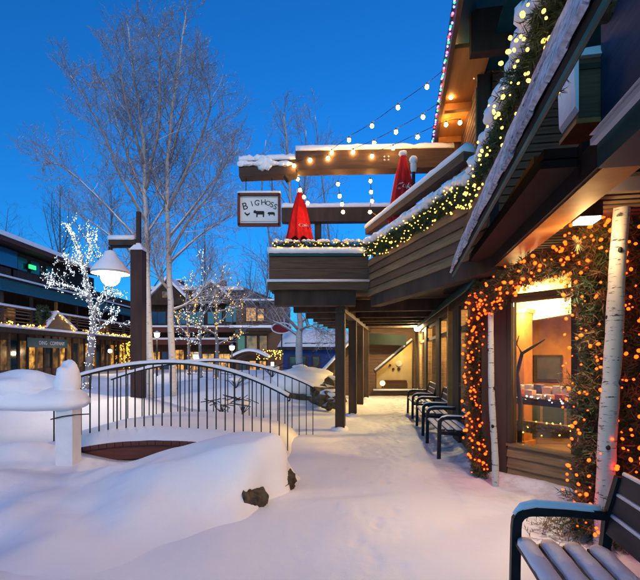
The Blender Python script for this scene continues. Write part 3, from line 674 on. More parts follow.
# doorway garland: far column, swag over the bay, near column
fc = [gpt(480, 472, 1.05), gpt(474, 420, 1.02), gpt(473, 370, 1.01), gpt(475, 320, 1.02), gpt(482, 285, 1.05)]
fc[0].z = 0.05
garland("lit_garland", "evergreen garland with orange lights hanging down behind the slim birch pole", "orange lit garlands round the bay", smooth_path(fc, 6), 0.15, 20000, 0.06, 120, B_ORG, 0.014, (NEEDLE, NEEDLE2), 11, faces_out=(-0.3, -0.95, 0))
sw = [gpt(488, 302, 1.08), gpt(505, 283, 1.16), gpt(530, 270, 1.32), gpt(552, 263, 1.46), gpt(574, 256, 1.60), gpt(593, 240, 1.70), gpt(602, 215, 1.76), gpt(607, 190, 1.80)]
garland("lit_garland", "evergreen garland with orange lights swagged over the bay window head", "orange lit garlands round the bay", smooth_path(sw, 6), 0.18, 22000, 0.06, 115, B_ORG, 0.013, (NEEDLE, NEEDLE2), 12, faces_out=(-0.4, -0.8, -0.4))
nc = [gpt(608, 540, 1.78), gpt(606, 450, 1.80), gpt(608, 360, 1.86), gpt(605, 270, 1.84), gpt(606, 205, 1.82)]
nc[0].z = 0.08
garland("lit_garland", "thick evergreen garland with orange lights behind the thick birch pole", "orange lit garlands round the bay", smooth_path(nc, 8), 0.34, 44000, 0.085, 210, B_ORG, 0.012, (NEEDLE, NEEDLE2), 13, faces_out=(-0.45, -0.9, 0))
# terrace garland with warm white lights and snow
zq = 3.60
f0, f1 = unB(at(273, 250, 9.22)), unB(at(368, 250, 9.22))
tg_ = [Vector((f0.x, f0.y, 3.84)), Vector((f1.x, f1.y, 3.84))]
garland("lit_garland", "snow laden garland with warm white lights along the balcony front below the red umbrellas", "warm white garlands on the terrace", [tg_[0].lerp(tg_[1], k / 12) for k in range(13)], 0.10, 6000, 0.05, 60, B_YEL, 0.010, (NEEDLE,), 21, snow=26, faces_out=(0, -1, -0.2))
tp = [Vector((f1.x, f1.y, 3.78)), bc(LBC - 0.6, 0.05, 3.66), bc(2.4, 0.05, 3.64), bc(1.2, 0.05, 3.64), bc(0.3, 0.06, 3.66), Vector((0.86, 5.2, 3.40)), Vector((0.81, 4.2, 3.25)), Vector((0.78, 3.2, 3.20)), Vector((0.74, 2.2, 3.18)), Vector((0.73, 1.75, 3.18))]
garland("lit_garland", "long snowy garland with warm white lights running along the terrace edge above the shingles", "warm white garlands on the terrace", smooth_path(tp, 7), 0.175, 52000, 0.055, 298, B_YEL, 0.0085, (NEEDLE,), 22, snow=150, faces_out=lambda c: (-0.5, 0, -0.8) if c.y < 5.6 else (-0.75, -0.4, -0.5))
# snow dusted greenery lying at the base of the near birch
r = random.Random(5); g = MB()
for k in range(60):
    p = B(1.45 + r.gauss(0, 0.14), 4.35 + r.gauss(0, 0.22), 0.05); an = r.random() * 6.28; d = Vector((math.cos(an), math.sin(an), r.uniform(0.0, 0.25))) * r.uniform(0.1, 0.28)
    for i in range(14):
        q = p + d * i / 13; nd = (d.normalized() + Vector((r.gauss(0, 0.8), r.gauss(0, 0.8), r.gauss(0.2, 0.4)))).normalized() * 0.055; w = nd.cross(Vector((0, 0, 1))).normalized() * 0.004
        g.add([q - w, q + w, q + nd], [(0, 1, 2)])
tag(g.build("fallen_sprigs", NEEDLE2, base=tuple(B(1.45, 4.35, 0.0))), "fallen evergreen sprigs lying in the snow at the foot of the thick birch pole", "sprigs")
# straw bow at the corner
r = random.Random(9); bc0 = gpt(578, 243, 1.50); bow = thing("straw_bow", "pale straw bow fixed to the garland under the flood light", "bow", tuple(bc0), True)
g = MB()
for k in range(90):
    d = Vector((r.gauss(0, 1), r.gauss(0, 1), r.gauss(0, 1))).normalized() * r.uniform(0.05, 0.12); w = d.cross(Vector((0, 0, 1))).normalized() * 0.004
    g.add([bc0 - w, bc0 + w, bc0 + d], [(0, 1, 2)])
g.build("straws", mat("straw", (0.55, 0.55, 0.24), bump=0), bow); MB().octa(bc0, 0.02).build("knot", WOOD_TAN, bow)

# ------------------------------------------------------------------ shop interior things
tb = thing("display_table", "display table with dark cloth inside the bay window", "table", tuple(fp(0.1, 0.9, 0.03)), True)
def fb2(name, m, e0, e1, d0, d1, z0, z1, parent): return fbox(name, m, e0, e1, d0, d1, z0, z1, parent)
fb2("table_top", BENCH, -0.7, 1.2, 0.55, 1.25, 0.92, 1.0, tb); fb2("shelf", WOOD_TAN, -0.7, 1.2, 0.5, 1.25, 0.55, 0.60, tb)
for e in (-0.66, 1.1):
    for d in (0.55, 1.17): fb2("leg", WOOD_DK, e, e + 0.06, d, d + 0.06, 0.03, 0.92 if d > 0.6 else 0.55, tb)
r = random.Random(4); cols = [((0.75, 0.70, 0.68), "white"), ((0.55, 0.12, 0.10), "red"), ((0.70, 0.45, 0.42), "pink"), ((0.12, 0.14, 0.30), "blue")]
nn = 0
for k in range(26):
    e = -0.66 + (k // 2) * 0.14; d = 0.60 + 0.24 * (k % 2) + r.uniform(0, 0.06); w = r.uniform(0.09, 0.125); h = r.uniform(0.05, 0.12) + 0.10 * (k % 2); c, cn = cols[(2, 0, 1, 0, 2, 3, 0, 2)[k % 8]]
    o = fbox("gift_box", mat("wrap_" + cn, c, tuple(v * .8 for v in c), 0.4, bump=0), e, e + w, d, d + w, 1.001, 1.0 + h, tb)
    o.parent = None; base = BASE[tb.name][0]; o.location = B(*base); o.rotation_euler = (0, 0, -A)
    tag(o, "small %s wrapped gift box among others on the window display table" % cn, "gift box", "gift boxes on the display table")
tl = [fp(-0.6 + 0.16 * k, 0.50, 1.02 + 0.03 * math.sin(k * 2.0)) for k in range(12)]
garland("window_garland", "string of little white lights on the table edge behind the bay window", None, tl, 0.035, 1200, 0.03, 46, emit("pinkish_bulb", (1.0, 0.55, 0.4), 4), 0.008, (NEEDLE,), 31)
tl = [fp(-0.45 + 0.14 * k, 0.44, 0.64 + 0.03 * math.sin(k * 1.7)) for k in range(11)]
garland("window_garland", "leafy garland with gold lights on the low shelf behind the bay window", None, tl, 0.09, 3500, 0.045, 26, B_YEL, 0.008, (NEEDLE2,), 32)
ip = thing("timber_column", "orange timber column standing inside the bay shop", "column", tuple(fp(-0.55, 1.75, 0.03)), True)
fbox("shaft", WOOD_OR, -0.70, -0.44, 1.7, 1.95, 0.18, 2.3, ip); fbox("plinth", WOOD_OR, -0.74, -0.40, 1.66, 1.99, 0.03, 0.179, ip); fbox("collar", WOOD_TAN, -0.73, -0.41, 1.67, 1.98, 2.30, 2.36, ip)
# lit bulkhead
MB().extr([fp(-1.9, 2.0, 2.05), fp(0.9, 2.0, 2.32), fp(0.9, 2.0, 2.655), fp(-1.9, 2.0, 2.655)], E2 * 0.2).build("bulkhead", CREAM, lodge)
tk = thing("track_light", "bright track light against the ceiling of the bay shop", "light", tuple(fp(0.35, 1.5, 2.5)), True)
MB().tube([fp(0.35, 1.5, 2.655), fp(0.35, 1.5, 2.5)], 0.015, 6).build("stem", IRON, tk); MB().lathe(fp(0.35, 1.5, 2.36), [(0.03, 0.14), (0.05, 0.1), (0.06, 0.02)], 12).build("shade", WHITE, tk); MB().octa(fp(0.35, 1.5, 2.38), 0.045).build("bulb", LAMPG, tk)
# driftwood branch
br = thing("driftwood_branch", "bare driftwood branch standing behind the bay window glass", "branch", tuple(fp(0.28, 0.35, 0.03)), True)
MB().tube([fp(0.28, 0.35, 0.03), fp(0.30, 0.36, 0.9), fp(0.26, 0.34, 1.35), fp(0.32, 0.36, 1.62), fp(0.48, 0.38, 1.72), fp(0.62, 0.38, 1.80)], 1, 8, [0.035, 0.03, 0.028, 0.024, 0.018, 0.008]).build("limb", WOOD_DK, br, smooth=True)
MB().tube([fp(0.32, 0.36, 1.62), fp(0.24, 0.36, 1.75), fp(0.27, 0.37, 1.86)], 1, 7, [0.018, 0.012, 0.006]).build("limb", WOOD_DK, br, smooth=True)
# framed picture and cabinet on the shop partition
for k, (x, z, w, h, lab) in enumerate(((2.15, 1.55, 0.34, 0.42, "dark framed picture high on the orange back wall of the bay shop"), (2.75, 1.35, 0.5, 0.5, "wide dark framed picture on the back wall of the bay shop"))):
    pc = thing("framed_picture", lab, "picture", (x, 8.95, z), True)
    MB().box(x - w / 2, x + w / 2, 8.96, 8.995, z - h / 2, z + h / 2).build("frame", WOOD_DK, pc); MB().box(x - w / 2 + .05, x + w / 2 - .05, 8.945, 8.959, z - h / 2 + .05, z + h / 2 - .05).build("picture_sheet", mat("dark_print", (0.10, 0.07, 0.05), (0.03, 0.05, 0.05), 0.5, 6, bump=0), pc)
cb = thing("shop_cabinet", "low cabinet with glass doors at the back of the bay shop", "cabinet", (2.4, 8.75, 0.03), True)
MB().box(1.7, 3.3, 8.5, 8.94, 0.03, 1.05).build("carcass", WOOD_TAN, cb)
for k in range(4): MB().box(1.74 + k * 0.39, 2.08 + k * 0.39, 8.48, 8.499, 0.15, 0.98).build("door", DIMWIN, cb)

sh_ = thing("display_shelf", "tall open shelf of jars at the back of the bay shop", "shelf", (1.75, 8.9, 0.03), True)
for x in (1.36, 2.0): MB().box(x - 0.02, x + 0.02, 8.70, 8.94, 1.06 if x > 1.7 else 0.03, 2.0).build("upright", WOOD_DK, sh_)
for z in (1.12, 1.42, 1.72, 1.97): MB().box(1.38, 1.98, 8.70, 8.94, z, z + 0.025).build("shelf_board", WOOD_TAN, sh_)
jm = [MB().lathe((0, 0, 0), [(0.035, 0.0), (0.042, 0.03), (0.042, 0.11), (0.025, 0.13), (0.028, 0.16)], 10).mesh("jar", m_) for m_ in (mat("jar_amber", (0.45, 0.18, 0.03), bump=0, rough=0.2), mat("jar_red", (0.4, 0.03, 0.03), bump=0, rough=0.2), mat("jar_pale", (0.6, 0.55, 0.45), bump=0, rough=0.3))]
r = random.Random(17)
for z in (1.145, 1.445, 1.745):
    for k in range(5):
        ci = r.randrange(3); o = bpy.data.objects.new("jar", jm[ci]); COL.objects.link(o); o.location = B(1.45 + k * 0.115, 8.80, z)
        tag(o, "small %s jar on the open shelf at the back of the bay shop" % ("amber", "red", "pale")[ci], "jar", "jars on the shop shelf")

# ------------------------------------------------------------------ porch lantern at the end of the arcade
pY = 16.2; pz = EYE + (HY - 327) / F_PX * 16.0
pb = gpt(417.5, 327, 0.66)
ln = thing("wall_lantern", "glowing porch lantern on the last pier of the arcade", "lantern", tuple(pb), True)
MB().tube([pb + Vector((0.25, 0, 0.22)), pb + Vector((0.0, 0, 0.22)), pb + Vector((0, 0, 0.16))], 0.015, 6).build("arm", IRON, ln)
MB().lathe(pb, [(0.02, 0.2), (0.13, 0.13), (0.13, 0.115)], 8).build("cap", IRON, ln); MB().lathe(pb, [(0.05, -0.15), (0.10, -0.12), (0.115, 0.1), (0.08, 0.11)], 10).build("glass", LAMPG, ln)
lamp("wall_lantern_light", ln, pb + Vector((-0.2, -0.1, -0.05)), 170, (1.0, 0.74, 0.36), 0.1)

# ------------------------------------------------------------------ house at the end of the arcade
EY = 17.6
house = thing("end_house", "brown boarded house with a sloped roof edge and lit sloped window closing the arcade", "house", (1.5, EY, 0))
def eh(px, py, d=0.0): p = at(px, py, EY); p.y += d; return p
MB().extr([eh(308, 400), eh(430, 400), eh(430, 328), eh(372, 328)], (0, 0.2, 0))
wl_ = MB()
hole = [(376.5, 390), (376.5, 371), (413, 340), (413, 390)]
# wall pieces round the window
for poly in ([(300, 401), (376.5, 401), (376.5, 371), (376.5, 325), (366, 330)], [(376.5, 401), (426, 401), (426, 390), (376.5, 390)], [(413, 390), (426, 390), (426, 320), (413, 320)], [(376.5, 371), (413, 340), (413, 320), (376.5, 320)]):
    wl_.extr([eh(x, y) for x, y in poly], (0, 0.2, 0))
wall_ = wl_.build("wall", WOOD_DK, house)
def hline(y):            # boards clipped by the sloping roof edge and the window
    xl = 300 + (401 - y) * (66 / 71.0); segs = []
    if y > 390 or y < 340: segs = [(xl + 1, 426)]
    else:
        xr = 376.5 if y > 371 else 376.5 + (371 - y) * (36.5 / 31.0)
        segs = [(xl + 1, xr - 1), (414, 426)]
    return segs
y = 400.0
while y > 331:
    for a, b in hline(y - 1.5):
        if b - a > 2: 
            p, q = eh(a, y), eh(b, y); MB().extr([p + Vector((0, -0.035, 0)), p, p + Vector((0, 0, 0.115)), p + Vector((0, -0.008, 0.115))], q - p).build("board", WOOD_BR, wall_)
    y -= 3.1
a, b = eh(297, 404), eh(368, 328)
MB().sweep([a, b], rect(0.12, 0.3)).build("barge_board", WOOD_DK, house); MB().sweep([a + Vector((0, -0.05, 0.16)), b + Vector((0, -0.05, 0.16))], snowp(0.45, 0.12)).build("snow", SNOW, house, smooth=True)
hw = MB().extr([eh(376, 391.5, -.08), eh(413.5, 391.5, -.08), eh(413.5, 390, -.08), eh(376, 390, -.08)], (0, 0.25, 0)).build("window", WOOD_DK, house)
MB().sweep([eh(373, 391, -.1), eh(414, 391, -.1)], snowp(0.22, 0.06, 0.03)).build("snow", SNOW, hw, smooth=True)
MB().extr([eh(376.6, 389.9, .05), eh(412.9, 389.9, .05), eh(412.9, 340.2, .05), eh(376.6, 371.1, .05)], (0, 0.008, 0)).build("pane", GLASS, hw)
MB().sweep([eh(375, 371.5, -.04), eh(413, 339.5, -.04)], rect(0.08, 0.1)).build("frame", WOOD_DK, hw); MB().sweep([eh(376, 371.5, -.04), eh(413, 340.5, -.04)], snowp(0.1, 0.07, 0.05)).build("snow", SNOW, hw, smooth=True)
MB().extr([eh(360, 402, 1.3), eh(430, 402, 1.3), eh(430, 320, 1.3), eh(360, 320, 1.3)], (0, 0.1, 0)).build("room_back_wall", CREAM, house)
MB().extr([eh(370, 402, .2), eh(430, 402, .2), eh(430, 390.5, .2), eh(370, 390.5, .2)], (0, 1.09, 0)).build("room_floor", WOOD_TAN, house)
MB().extr([eh(366, 402, .2), eh(369, 402, .2), eh(369, 320, .2), eh(366, 320, .2)], (0, 1.09, 0)).build("room_side", CREAM, house)
MB().extr([eh(428, 402, .2), eh(431, 402, .2), eh(431, 320, .2), eh(428, 320, .2)], (0, 1.09, 0)).build("room_side", CREAM, house)
MB().extr([eh(366, 331, .2), eh(431, 331, .2), eh(431, 328, .2), eh(366, 328, .2)], (0, 1.09, 0)).build("room_ceiling", CREAM, house)
lamp("room_light", house, eh(400, 345, 0.6), 32, (1.0, 0.62, 0.16), 0.1)
MB().extr([eh(366, 345, -.9), eh(402, 346, -.9), eh(402, 336, -.9), eh(366, 334, -.9)], (0, 0.06, 0)).build("hanging_valance", mat("dark_green_cloth", (0.003, 0.012, 0.008), bump=0.1), house)
for k, (px, py, r_) in enumerate(((404.5, 364, 0.13), (395, 366, 0.055), (398.5, 370, 0.055), (404.5, 370, 0.07))):
    p = eh(px, py, 1.27); m = MB().sweep([p, p + Vector((0, -0.03, 0))], [(r_ * math.cos(q * 0.628), r_ * math.sin(q * 0.628)) for q in range(10)])
    o = m.build("wall_plate", WHITE if k == 0 else WOOD_DK, base=p); tag(o, "pale round plate hung on the lit wall in the sloped window" if k == 0 else "small dark round plaque hung under the pale plate in the sloped window", "plate", "plates on the lit wall")
p = eh(385, 389.5, 0.7); cp = thing("window_lamp", "small round lamp glowing on the ledge of the sloped window", "lamp", p)
MB().lathe(p, [(0.08, 0.0), (0.03, 0.03), (0.025, 0.1)], 10).build("foot", WOOD_DK, cp); MB().blob(p + Vector((0, 0, 0.2)), 0.11, (1, 1, 1), 0).build("globe", emit("soft_globe", (1, 0.75, 0.35), 1.5), cp, smooth=True)
p = eh(397, 389.5, 0.8); tb2 = thing("window_bench", "low brown cushion bench inside the sloped window", "bench", p)
MB().extr([eh(388, 389.5, .7), eh(411, 389.5, .7), eh(411, 384, .7), eh(388, 384, .7)], (0, 0.4, 0)).build("seat", WOOD_BR, tb2); MB().extr([eh(388.5, 383.9, .72), eh(410.5, 383.9, .72), eh(410.5, 381.5, .72), eh(388.5, 381.5, .72)], (0, 0.36, 0)).build("cushion", WOOD_RED, tb2)

# ------------------------------------------------------------------ pergola, sign, umbrellas, string lights
perg = thing("pergola", "snow topped heavy timber pergola beams above the terrace", "pergola", tuple(unB((0.3, 9.0, 3.0))), True)
def pbeam(name, px0, px1, py0, py1, Y, th, drop=0.0):
    a, b = unB(at(px0, (py0 + py1) / 2, Y)), unB(at(px1, (py0 + py1) / 2 - drop, Y)); h = (py1 - py0) / F_PX * Y
    o = MB().sweep([a, b], rect(th, h)).build(name, WOOD_DK if name == "rear_beam" else mat("pergola_timber", (0.075, 0.042, 0.030), (0.04, 0.024, 0.018), 0.75, 5, (0.4, 1, 4), 0.3), perg)
    n = 28; MB().sweep([a.lerp(b, k / n) + Vector((0, 0, h / 2 - 0.005)) for k in range(n + 1)], snowp(th * 1.1, 0.15), scale=[1 + 0.25 * nz(k * 0.5, px0) for k in range(n + 1)]).build("snow", SNOW, o, smooth=True)
    return o
fbm = pbeam("beam", 296, 452, 154, 173, 8.9, 0.30, 3); lbm = pbeam("beam_end", 240, 297, 164, 179, 8.95, 0.28, 2); pbeam("rear_beam", 282, 400, 209, 223, 12.2, 0.25, 1)
ds = MB()
for k in range(12):
    px = 242 + k * 4.3 + rnd.uniform(-1.5, 1.5); p = unB(at(px, 163.5, 8.79)); ds.blob(p, 0.05 + 0.03 * rnd.random(), (1.6, 0.6, 0.7 + 1.5 * rnd.random() ** 3), 0.3, k, 12, 9)
ds.build("clinging_snow", SNOW, lbm, smooth=True)
MB().tube([unB(at(285, 176, 8.8)), unB(at(289, 182, 8.8))], 0.05, 8).build("peg", WOOD_DK, lbm)
pw = MB().box(-0.0, 0.0, 0, 0, 0, 0)
for px in (384.5, 388.5):
    for py in (156.5, 160): p = unB(at(px, py, 8.74)); MB().octa(p, 0.022).build("bolt", WHITE, fbm)
for px, Y, y1 in ((318, 12.3, 216), (392, 12.3, 216), (437, 9.6, 165)):
    p = unB(at(px, y1, Y)); MB().box(p.x - 0.08, p.x + 0.08, p.y - 0.08, p.y + 0.08, 3.0, p.z).build("post", WOOD_DK, perg)

sg = thing("hanging_sign", "white hanging sign reading BIG HOSS with three black animals", "sign", tuple(at(259, 209, 8.95)))
def sp(px, py, dy=0.0): p = at(px, py, 8.95); p.y += dy; return p
MB().extr([sp(239.5, 224), sp(278, 224), sp(278, 196), sp(239.5, 196)], (0, 0.06, 0)).build("panel", SIGNW, sg)
for a, b in (((239, 225), (279.5, 225)), ((239, 195), (279.5, 195))): MB().sweep([sp(*a), sp(*b)], rect(0.12, 0.045)).build("frame", SIGNFR, sg)
for px in (239, 279.5): MB().sweep([sp(px, 225.8), sp(px, 194.2)], rect(0.045, 0.12)).build("frame", SIGNFR, sg)
MB().sweep([sp(238, 194), sp(250, 194), sp(265, 194), sp(280.5, 194)], snowp(0.15, 0.055)).build("snow", SNOW, sg, smooth=True)
for px in (246, 272): MB().tube([sp(px, 193, 0.0), sp(px + (0 if px < 250 else 0), 178, 0.0)], 0.008, 5).build("chain", IRON, sg)
for ch, px, py, rz, s in (("B", 245, 206.5, 14, .20), ("I", 252, 204, 18, .15), ("G", 257, 203, -12, .15), ("H", 263.5, 202.5, 4, .15), ("O", 268.2, 203.5, 0, .13), ("S", 272, 205, -14, .15), ("S", 275.3, 207, -18, .15)):
    o = bpy.data.objects.new("letter", text_mesh(ch, s, BLACK, "letter", 0.003)); COL.objects.link(o); o.parent = sg
    o.rotation_euler = (R(90), 0, 0); o.rotation_euler.rotate_axis('Z', R(rz)); o.location = sp(px, py, -0.004) - BASE[sg.name][0]
def sil(pts, px, py, s): 
    MB().extr([sp(px, py, -0.001) + Vector((x * s, 0, z * s)) for x, z in pts], (0, -0.006, 0)).build("silhouette", BLACK, sg)
cow = [(-1, .55), (-.75, .75), (-.5, .55), (.9, .55), (1, .4), (1, -.1), (.95, -.6), (.75, -.6), (.7, -.1), (-.25, -.1), (-.3, -.6), (-.5, -.6), (-.5, .05), (-.75, .15), (-1.05, .25)]
pig = [(-1, .2), (-.8, .45), (-.55, .5), (.6, .5), (.9, .3), (.95, -.05), (.85, -.5), (.65, -.5), (.6, -.15), (-.4, -.15), (-.45, -.5), (-.65, -.5), (-.65, -.05), (-1, .02)]
hen = [(-1, .3), (-.75, .7), (-.5, .55), (-.35, .2), (.3, .15), (.9, .65), (.8, .05), (.3, -.35), (.1, -.4), (.1, -.75), (-.05, -.75), (-.05, -.4), (-.5, -.2), (-.7, .2)]
sil(cow, 259, 214, 0.105); sil(pig, 271.3, 214, 0.075); sil(hen, 247.3, 214.3, 0.06)
p, q = sp(241, 221.5), sp(277, 221.5); MB().sweep([p + Vector((0, -0.002, 0)), q + Vector((0, -0.002, 0))], rect(0.004, 0.012)).build("line", mat("grey_line", (0.4, 0.4, 0.4), bump=0), sg)

def umbrella(label, top_px, top_py, bot_py, Y, rw):
    p = at(top_px, top_py, Y); zb = at(top_px, bot_py, Y).z; base = Vector((p.x, p.y, 3.0))
    t = thing("closed_umbrella", label, "umbrella", base, False, "closed umbrellas on the terrace")
    MB().tube([base, Vector((p.x, p.y, p.z + 0.05))], 0.022, 8).build("pole", WHITE, t)
    MB().lathe(base, [(0.28, 0.0), (0.26, 0.06), (0.05, 0.09)], 16).build("base", IRON, t)
    m = MB(); n = 40; vs = []; fs = []; rows = 16; Hh = p.z - zb
    for i in range(rows + 1):
        f = i / rows
        for k in range(n):
            a = 2 * math.pi * k / n; rr = (0.05 + rw * f ** 0.85) * (1 + 0.22 * sm(0, .3, f) * math.cos(8 * a + 1.2 * math.sin(3 * f)))
            vs.append(Vector((p.x + rr * math.cos(a), p.y + rr * math.sin(a), p.z - Hh * f - (0.05 * math.cos(8 * a) if i == rows else 0))))
    for i in range(rows):
        for k in range(n): fs.append((i * n + k, (i + 1) * n + k, (i + 1) * n + (k + 1) % n, i * n + (k + 1) % n))
    m.add(vs, fs); m.add([Vector((p.x, p.y, p.z + 0.04))] + vs[:n], [(0, 1 + (k + 1) % n, 1 + k) for k in range(n)]); c = m.build("canopy", RED, t, smooth=True)
    MB().blob(Vector((p.x, p.y, p.z + 0.04)), 0.075, (1, 1, 0.8), 0.2, top_px, 12, 8).build("snow", SNOW, t, smooth=True)
    def lettering(size, ox, oz):
        me = text_mesh("Coke", size, WHITE, "lettering", 0.0, 0.4)
        for v in me.vertices:
            x, z = v.co.x + ox, v.co.y + oz; f = min(1, max(0, (p.z - z) / Hh)); rr0 = 0.05 + rw * f ** 0.85; a = -math.acos(max(-0.98, min(0.98, x / rr0)))
            for _ in range(8):
                rr = rr0 * (1 + 0.22 * sm(0, .3, f) * math.cos(8 * a + 1.2 * math.sin(3 * f))); a = -math.acos(max(-0.98, min(0.98, x / rr)))
            v.co = Vector((p.x + x, p.y + rr * math.sin(a) - 0.012, z)) - base
        o = bpy.data.objects.new("lettering", me); COL.objects.link(o); o.parent = t
    return lettering, p, Hh
let, p, Hh = umbrella("closed red umbrella rising behind the snowy terrace rail", 403, 156, 222, 8.2, 0.19)
let(0.15, 0.0, p.z - Hh * 0.50)
let, p, Hh = umbrella("closed red umbrella rising behind the lit balcony garland", 299.5, 193, 240, 10.0, 0.215)
let(0.11, 0.10, p.z - Hh * 0.74)
# snow capped lamp stake beside the umbrella
p = at(413.5, 161, 8.0); st = thing("terrace_lamp_post", "thin post with a snow capped ball top beside the red umbrella", "post", Vector((p.x, p.y, 3.0)))
MB().tube([Vector((p.x, p.y, 3.0)), Vector((p.x, p.y, p.z))], 0.03, 8).build("pole", IRON, st); MB().blob(p + Vector((0, 0, 0.02)), 0.075, (1, 1, 1), 0.1, 2).build("snow", SNOW, st, smooth=True); MB().lathe(p, [(0.04, -0.2), (0.055, -0.15), (0.055, -0.05)], 10).build("collar", WHITE, st)
# red planter by the rear beam
p = at(316, 216, 12.0)
def string_lights(label, pts, bm=B_WARM, r_=0.035, sag=0.0, off=()):
    P_ = [at(*q) for q in pts]; t = thing("light_string", label, "string lights", P_[0], False, "strings of bulbs over the terrace")
    MB().tube(smooth_path([q + Vector((0, 0, 0.06)) for q in P_], 5), 0.006, 4).build("wire", BLACK, t)
    me = bulb_mesh(bm, r_); so = MB().lathe((0, 0, 0), [(0.014, 0.03), (0.016, 0.065)], 6).mesh("socket", BLACK)
    for i, q in enumerate(P_):
        if i in off: continue
        inst("bulb", me, t, q); inst("socket", so, t, q)
    return t
string_lights("upper string of warm globe bulbs from the pergola to the orange eave", [(331.7, 152.6, 8.72), (349, 140, 8.5), (372, 126, 8.2), (398, 107.5, 7.8), (427, 87, 7.4), (460, 60, 6.9)])
string_lights("middle string of warm globe bulbs from the pergola to the orange eave", [(353, 152, 8.72), (374, 143, 8.5), (396, 132, 8.3), (423, 117, 7.9), (451, 97, 7.5), (474, 76, 7.0)])
string_lights("lower string of warm globe bulbs from the pergola beam to the eave", [(372, 156, 8.72), (393, 148, 8.6), (417.6, 137, 8.4), (446, 124.5, 8.2), (460, 122.6, 8.0)])
string_lights("short string of warm bulbs along the face of the pergola beam", [(294, 165.6, 8.74), (310, 160, 8.72), (328, 158, 8.72)])
string_lights("strand of bulbs hanging down beside the sign and left umbrella", [(297.7, 179, 9.1), (300, 190, 9.1), (304, 197, 9.1), (307.6, 203, 9.1)])
string_lights("strand of bulbs hanging under the middle of the pergola beam", [(338, 184, 9.1), (339.6, 196, 9.1), (342, 204, 9.1), (343, 212, 9.1)])
string_lights("strand of bulbs hanging under the pergola beam next to the right umbrella", [(370.5, 181, 9.1), (371, 192, 9.1), (372, 201, 9.1), (370, 212, 9.1), (376, 218, 9.3)])
# coloured lights on the eave
t = thing("coloured_light_string", "string of tiny coloured lights along the upper roof edge", "string lights", (0.70, 6, 6.0), True)
MB().tube([(0.705, 1.6, 6.02), (0.705, 10.4, 6.02)], 0.006, 4).build("wire", BLACK, t)
for k in range(90):
    inst("bulb", bulb_mesh((B_RED, B_BLU, B_GRN, B_BLU, B_PUR)[k % 5], 0.016), t, (0.70 + rnd.uniform(-.012, .004), 3.9 + k * 0.072, 6.0 + rnd.uniform(-0.04, 0.03)))

# ------------------------------------------------------------------ bridge
brg = thing("footbridge", "small arched footbridge with snowy iron railings", "bridge", (-2.3, 7.9, 0))
XL, XR = -4.35, -0.45
def arch(x, off=0.0):
    u = (x - (XL + XR) / 2 - off) / ((XR - XL) / 2); return 0.31 * max(0.0, 1 - u * u) ** 1.0
n = 40
dk = MB(); top = []
for i in range(n + 1):
    x = XL + (XR - XL) * i / n; dk.v += [Vector((x, 6.75, arch(x) - 0.16)), Vector((x, 9.05, arch(x) - 0.16)), Vector((x, 9.05, arch(x))), Vector((x, 6.75, arch(x)))]
for i in range(n):
    a = 4 * i; dk.f += [(a, a + 1, a + 5, a + 4), (a + 1, a + 2, a + 6, a + 5), (a + 2, a + 3, a + 7, a + 6), (a + 3, a, a + 4, a + 7)]
dk.build("deck", WOOD_DK, brg)
for yy in (6.68, 9.08):
    MB().sweep([(XL + 0.2 + (XR - XL - 0.9) * i / n, yy, arch(XL + 0.2 + (XR - XL - 0.9) * i / n) - 0.10) for i in range(n + 1)], rect(0.10, 0.26)).build("arched_beam", WOOD_RED, brg)
pk = MB().box(-0.055, 0.055, 0, 0.10, -0.03, 0.03).mesh("plank_end", WOOD_RED)
for i in range(27):
    x = XL + 0.35 + i * 0.118; inst("plank_end", pk, brg, (x, 6.57, arch(x) + 0.005)).rotation_euler = (0, math.atan(0.31 * 2 * (x - (XL + XR) / 2) / ((XR - XL) / 2) ** 2), 0)
sv = MB(); ny = 14
for i in range(n + 1):
    x = XL - 0.4 + (XR - XL + 0.8) * i / n
    for j in range(ny + 1):
        y = 6.60 + 2.55 * j / ny; e = (1 - abs(2 * j / ny - 1) ** 6)
        sv.v.append(Vector((x, y, arch(x) + 0.02 + 0.19 * e ** 0.5 * sm(XR + 0.4, XR - 0.4, x) + 0.04 * nz(x * 1.3, y * 1.3, 2) - 0.42 * sm(XR - 0.15, XR + 0.4, x) - 0.22 * sm(XL + 0.1, XL - 0.4, x))))
sv.f = [(i * (ny + 1) + j, (i + 1) * (ny + 1) + j, (i + 1) * (ny + 1) + j + 1, i * (ny + 1) + j + 1) for i in range(n) for j in range(ny)]
sv.build("deck_snow", SNOW, brg, smooth=True)
def railing(y, x0, x1, off, nb):
    def rz(x):
        u = (x - (x0 + x1) / 2) / ((x1 - x0) / 2); return 1.16 + 0.36 * (1 - u * u) - 0.16 * max(0, u) ** 2
    pts = [(x0 + (x1 - x0) * i / 40, y, rz(x0 + (x1 - x0) * i / 40) - 0.05) for i in range(41)]
    curl = [(x1 + 0.03 * math.sin(a), y, pts[-1][2] - 0.03 * (1 - math.cos(a))) for a in (0.8, 1.6, 2.4, 3.1)]
    rl = MB().sweep(pts, rect(0.05, 0.03)).build("handrail", IRON, brg); MB().tube([pts[-1]] + curl, 0.014, 6).build("curl", IRON, rl)
    MB().sweep([(p[0], p[1], p[2] + 0.012) for p in pts], snowp(0.075, 0.05), scale=[1 + 0.15 * nz(k * 0.8, y) for k in range(41)]).build("snow", SNOW, rl, smooth=True)
    for i in range(nb):
        x = x0 + (x1 - x0) * (i + 0.3) / (nb - 0.7) if i < nb - 1 else x1 - 0.01; z0 = max(-0.1, arch(x) - 0.05) if XL < x < XR else -0.1
        MB().box(x - 0.008, x + 0.008, y - 0.008, y + 0.008, z0, rz(x) - 0.06).build("baluster", IRON, brg)
railing(6.95, -4.15, -0.49, 0, 27); railing(8.95, -4.15, -0.13, 0, 29)

